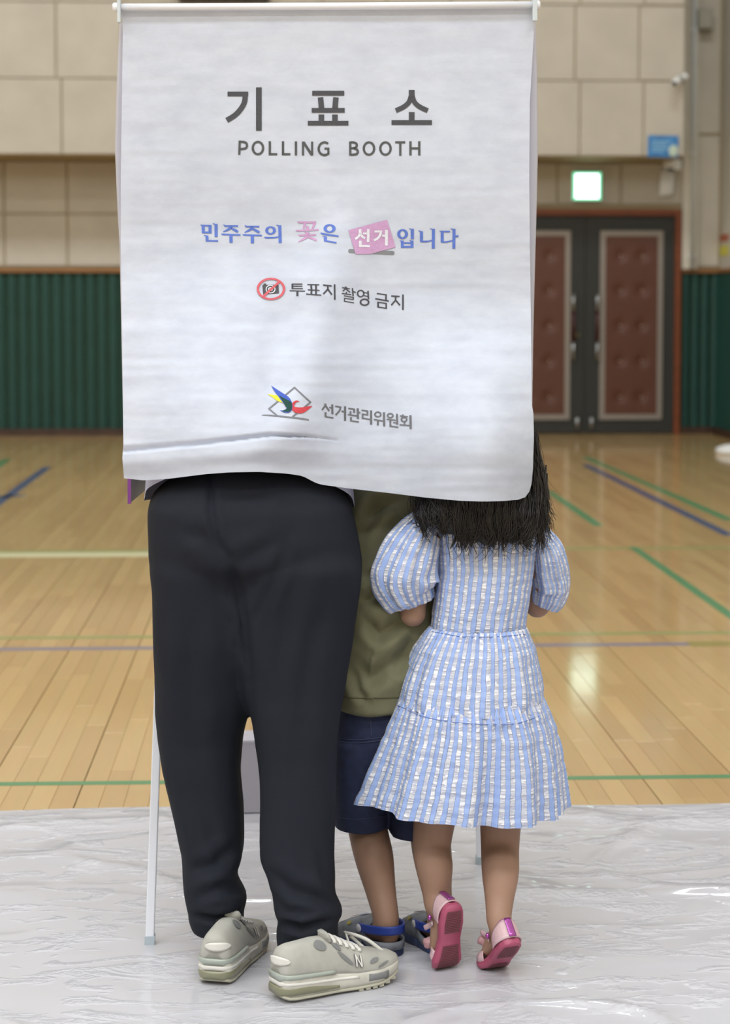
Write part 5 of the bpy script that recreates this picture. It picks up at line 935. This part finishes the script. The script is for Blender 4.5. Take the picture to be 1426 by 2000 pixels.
# ---- hair
mb = MB()
hloft(mb, [(782, 915, 962, 4.05, .03), (796, 880, 1000, 4.05, .06), (815, 858, 1022, 4.045, .085), (845, 842, 1038, 4.04, .105), (880, 828, 1054, 4.035, .112), (920, 815, 1064, 4.03, .113), (960, 806, 1069, 4.02, .11), (1000, 818, 1068, 4.0, .096), (1025, 850, 1062, 3.975, .07), (1045, 882, 1050, 3.95, .045), (1055, 905, 1035, 3.94, .03)], 50, 60)
me = mb.mesh('hair'); wrinkle(me, .004, (60, 60, 6), 61); V_ = getv(me); V_[:, 2] += .014*vnoise(np.stack([V_[:, 0]*70, V_[:, 1]*20, 0*V_[:, 0]], -1), 66)*np.clip((.955-V_[:, 2])/.05, 0, 1); setv(me, V_); hair = obj('hair', me, M_hair, girl)
mb = MB()
def shell_Y(px, py): q = np.clip(abs((px-938)/(135.)), 0, .995); return np.interp(py, [850, 960, 1010, 1110], [4.035, 4.015, 3.985, 3.975])-np.interp(py, [850, 960, 1010, 1110], [.112, .112, .086, .072])*math.sqrt(1-q**2)-.004
def strand(px, py, ex, ey, wob, ph, r, R_, turn, yoff=0):
    n = 22; f = np.linspace(0, 1, n); x_ = px+(ex-px)*f**1.2+wob*np.sin(f*7+ph)*f**1.1; y_ = py+(ey-py)*f
    th = np.clip((f-.68)/.32, 0, 1)*abs(turn); x_ = x_+np.sign(turn)*R_*(1-np.cos(th)); y_ = y_+R_*(np.sin(th)-th*.55)
    pts = np.array([P(np.array(a), np.array(b), shell_Y(a, b)+yoff-.004*q) for a, b, q in zip(x_, y_, f)]); etube(mb, pts, np.interp(f, [0, .6, 1], [r, r*.95, r*.3]), n=4, cap=(False, False))
rs = random.Random(5); U_ = rs.uniform
for k in range(64):                                            # locks of hair
    cx = 816+246*(k+U_(-.4, .4))/63; ed = cx+(938-cx)*U_(0, .16)+U_(-10, 10); ey = U_(1036, 1072)-(22 if cx < 872 else 0); wb, ph, R_, tn = U_(3, 9), U_(0, 6), U_(5, 12), U_(-1, 1)*3.2
    for j in range(13): strand(cx+U_(-7, 7), U_(905, 985), ed+rs.gauss(0, 4.5), ey+rs.gauss(0, 7), wb*U_(.8, 1.2), ph+U_(-.25, .25), U_(.0009, .0018), R_*U_(.7, 1.3), tn*U_(.8, 1.2), U_(-.008, .002))
for k in range(54):                                            # loose curls hanging over the dress
    px = U_(872, 1048); strand(px, U_(960, 1005), px+U_(-26, 26), U_(1068, 1108), U_(4, 15), U_(0, 6), U_(.0004, .0009), U_(6, 16), U_(-1, 1)*4.5, U_(-.012, -.002))
for k in range(150):                                           # side of the head past the curtain
    px = U_(1034, 1052); py = U_(840, 930); strand(px, py, U_(1048, 1078), U_(985, 1062), U_(1, 5), U_(0, 6), U_(.0006, .0013), U_(3, 9), U_(-1, 1)*3, U_(-.03, .01))
for k in range(22):
    px = U_(1040, 1056); strand(px, U_(850, 960), U_(1066, 1088), U_(960, 1065), U_(3, 9), U_(0, 6), U_(.0003, .0005), U_(4, 10), U_(-1, 1)*3, U_(-.03, .01))
for k in range(34):
    px = U_(800, 845); strand(px, U_(935, 975), px+U_(-14, 22), U_(1000, 1042), U_(2, 12), U_(0, 6), U_(.0004, .001), U_(5, 14), U_(-1, 1)*4, U_(-.02, .0))
obj('hair_strands', mb, mat('black_hair_strand', (24, 21, 21), .4, spec=.5), hair, kind='stuff', M=Matrix())
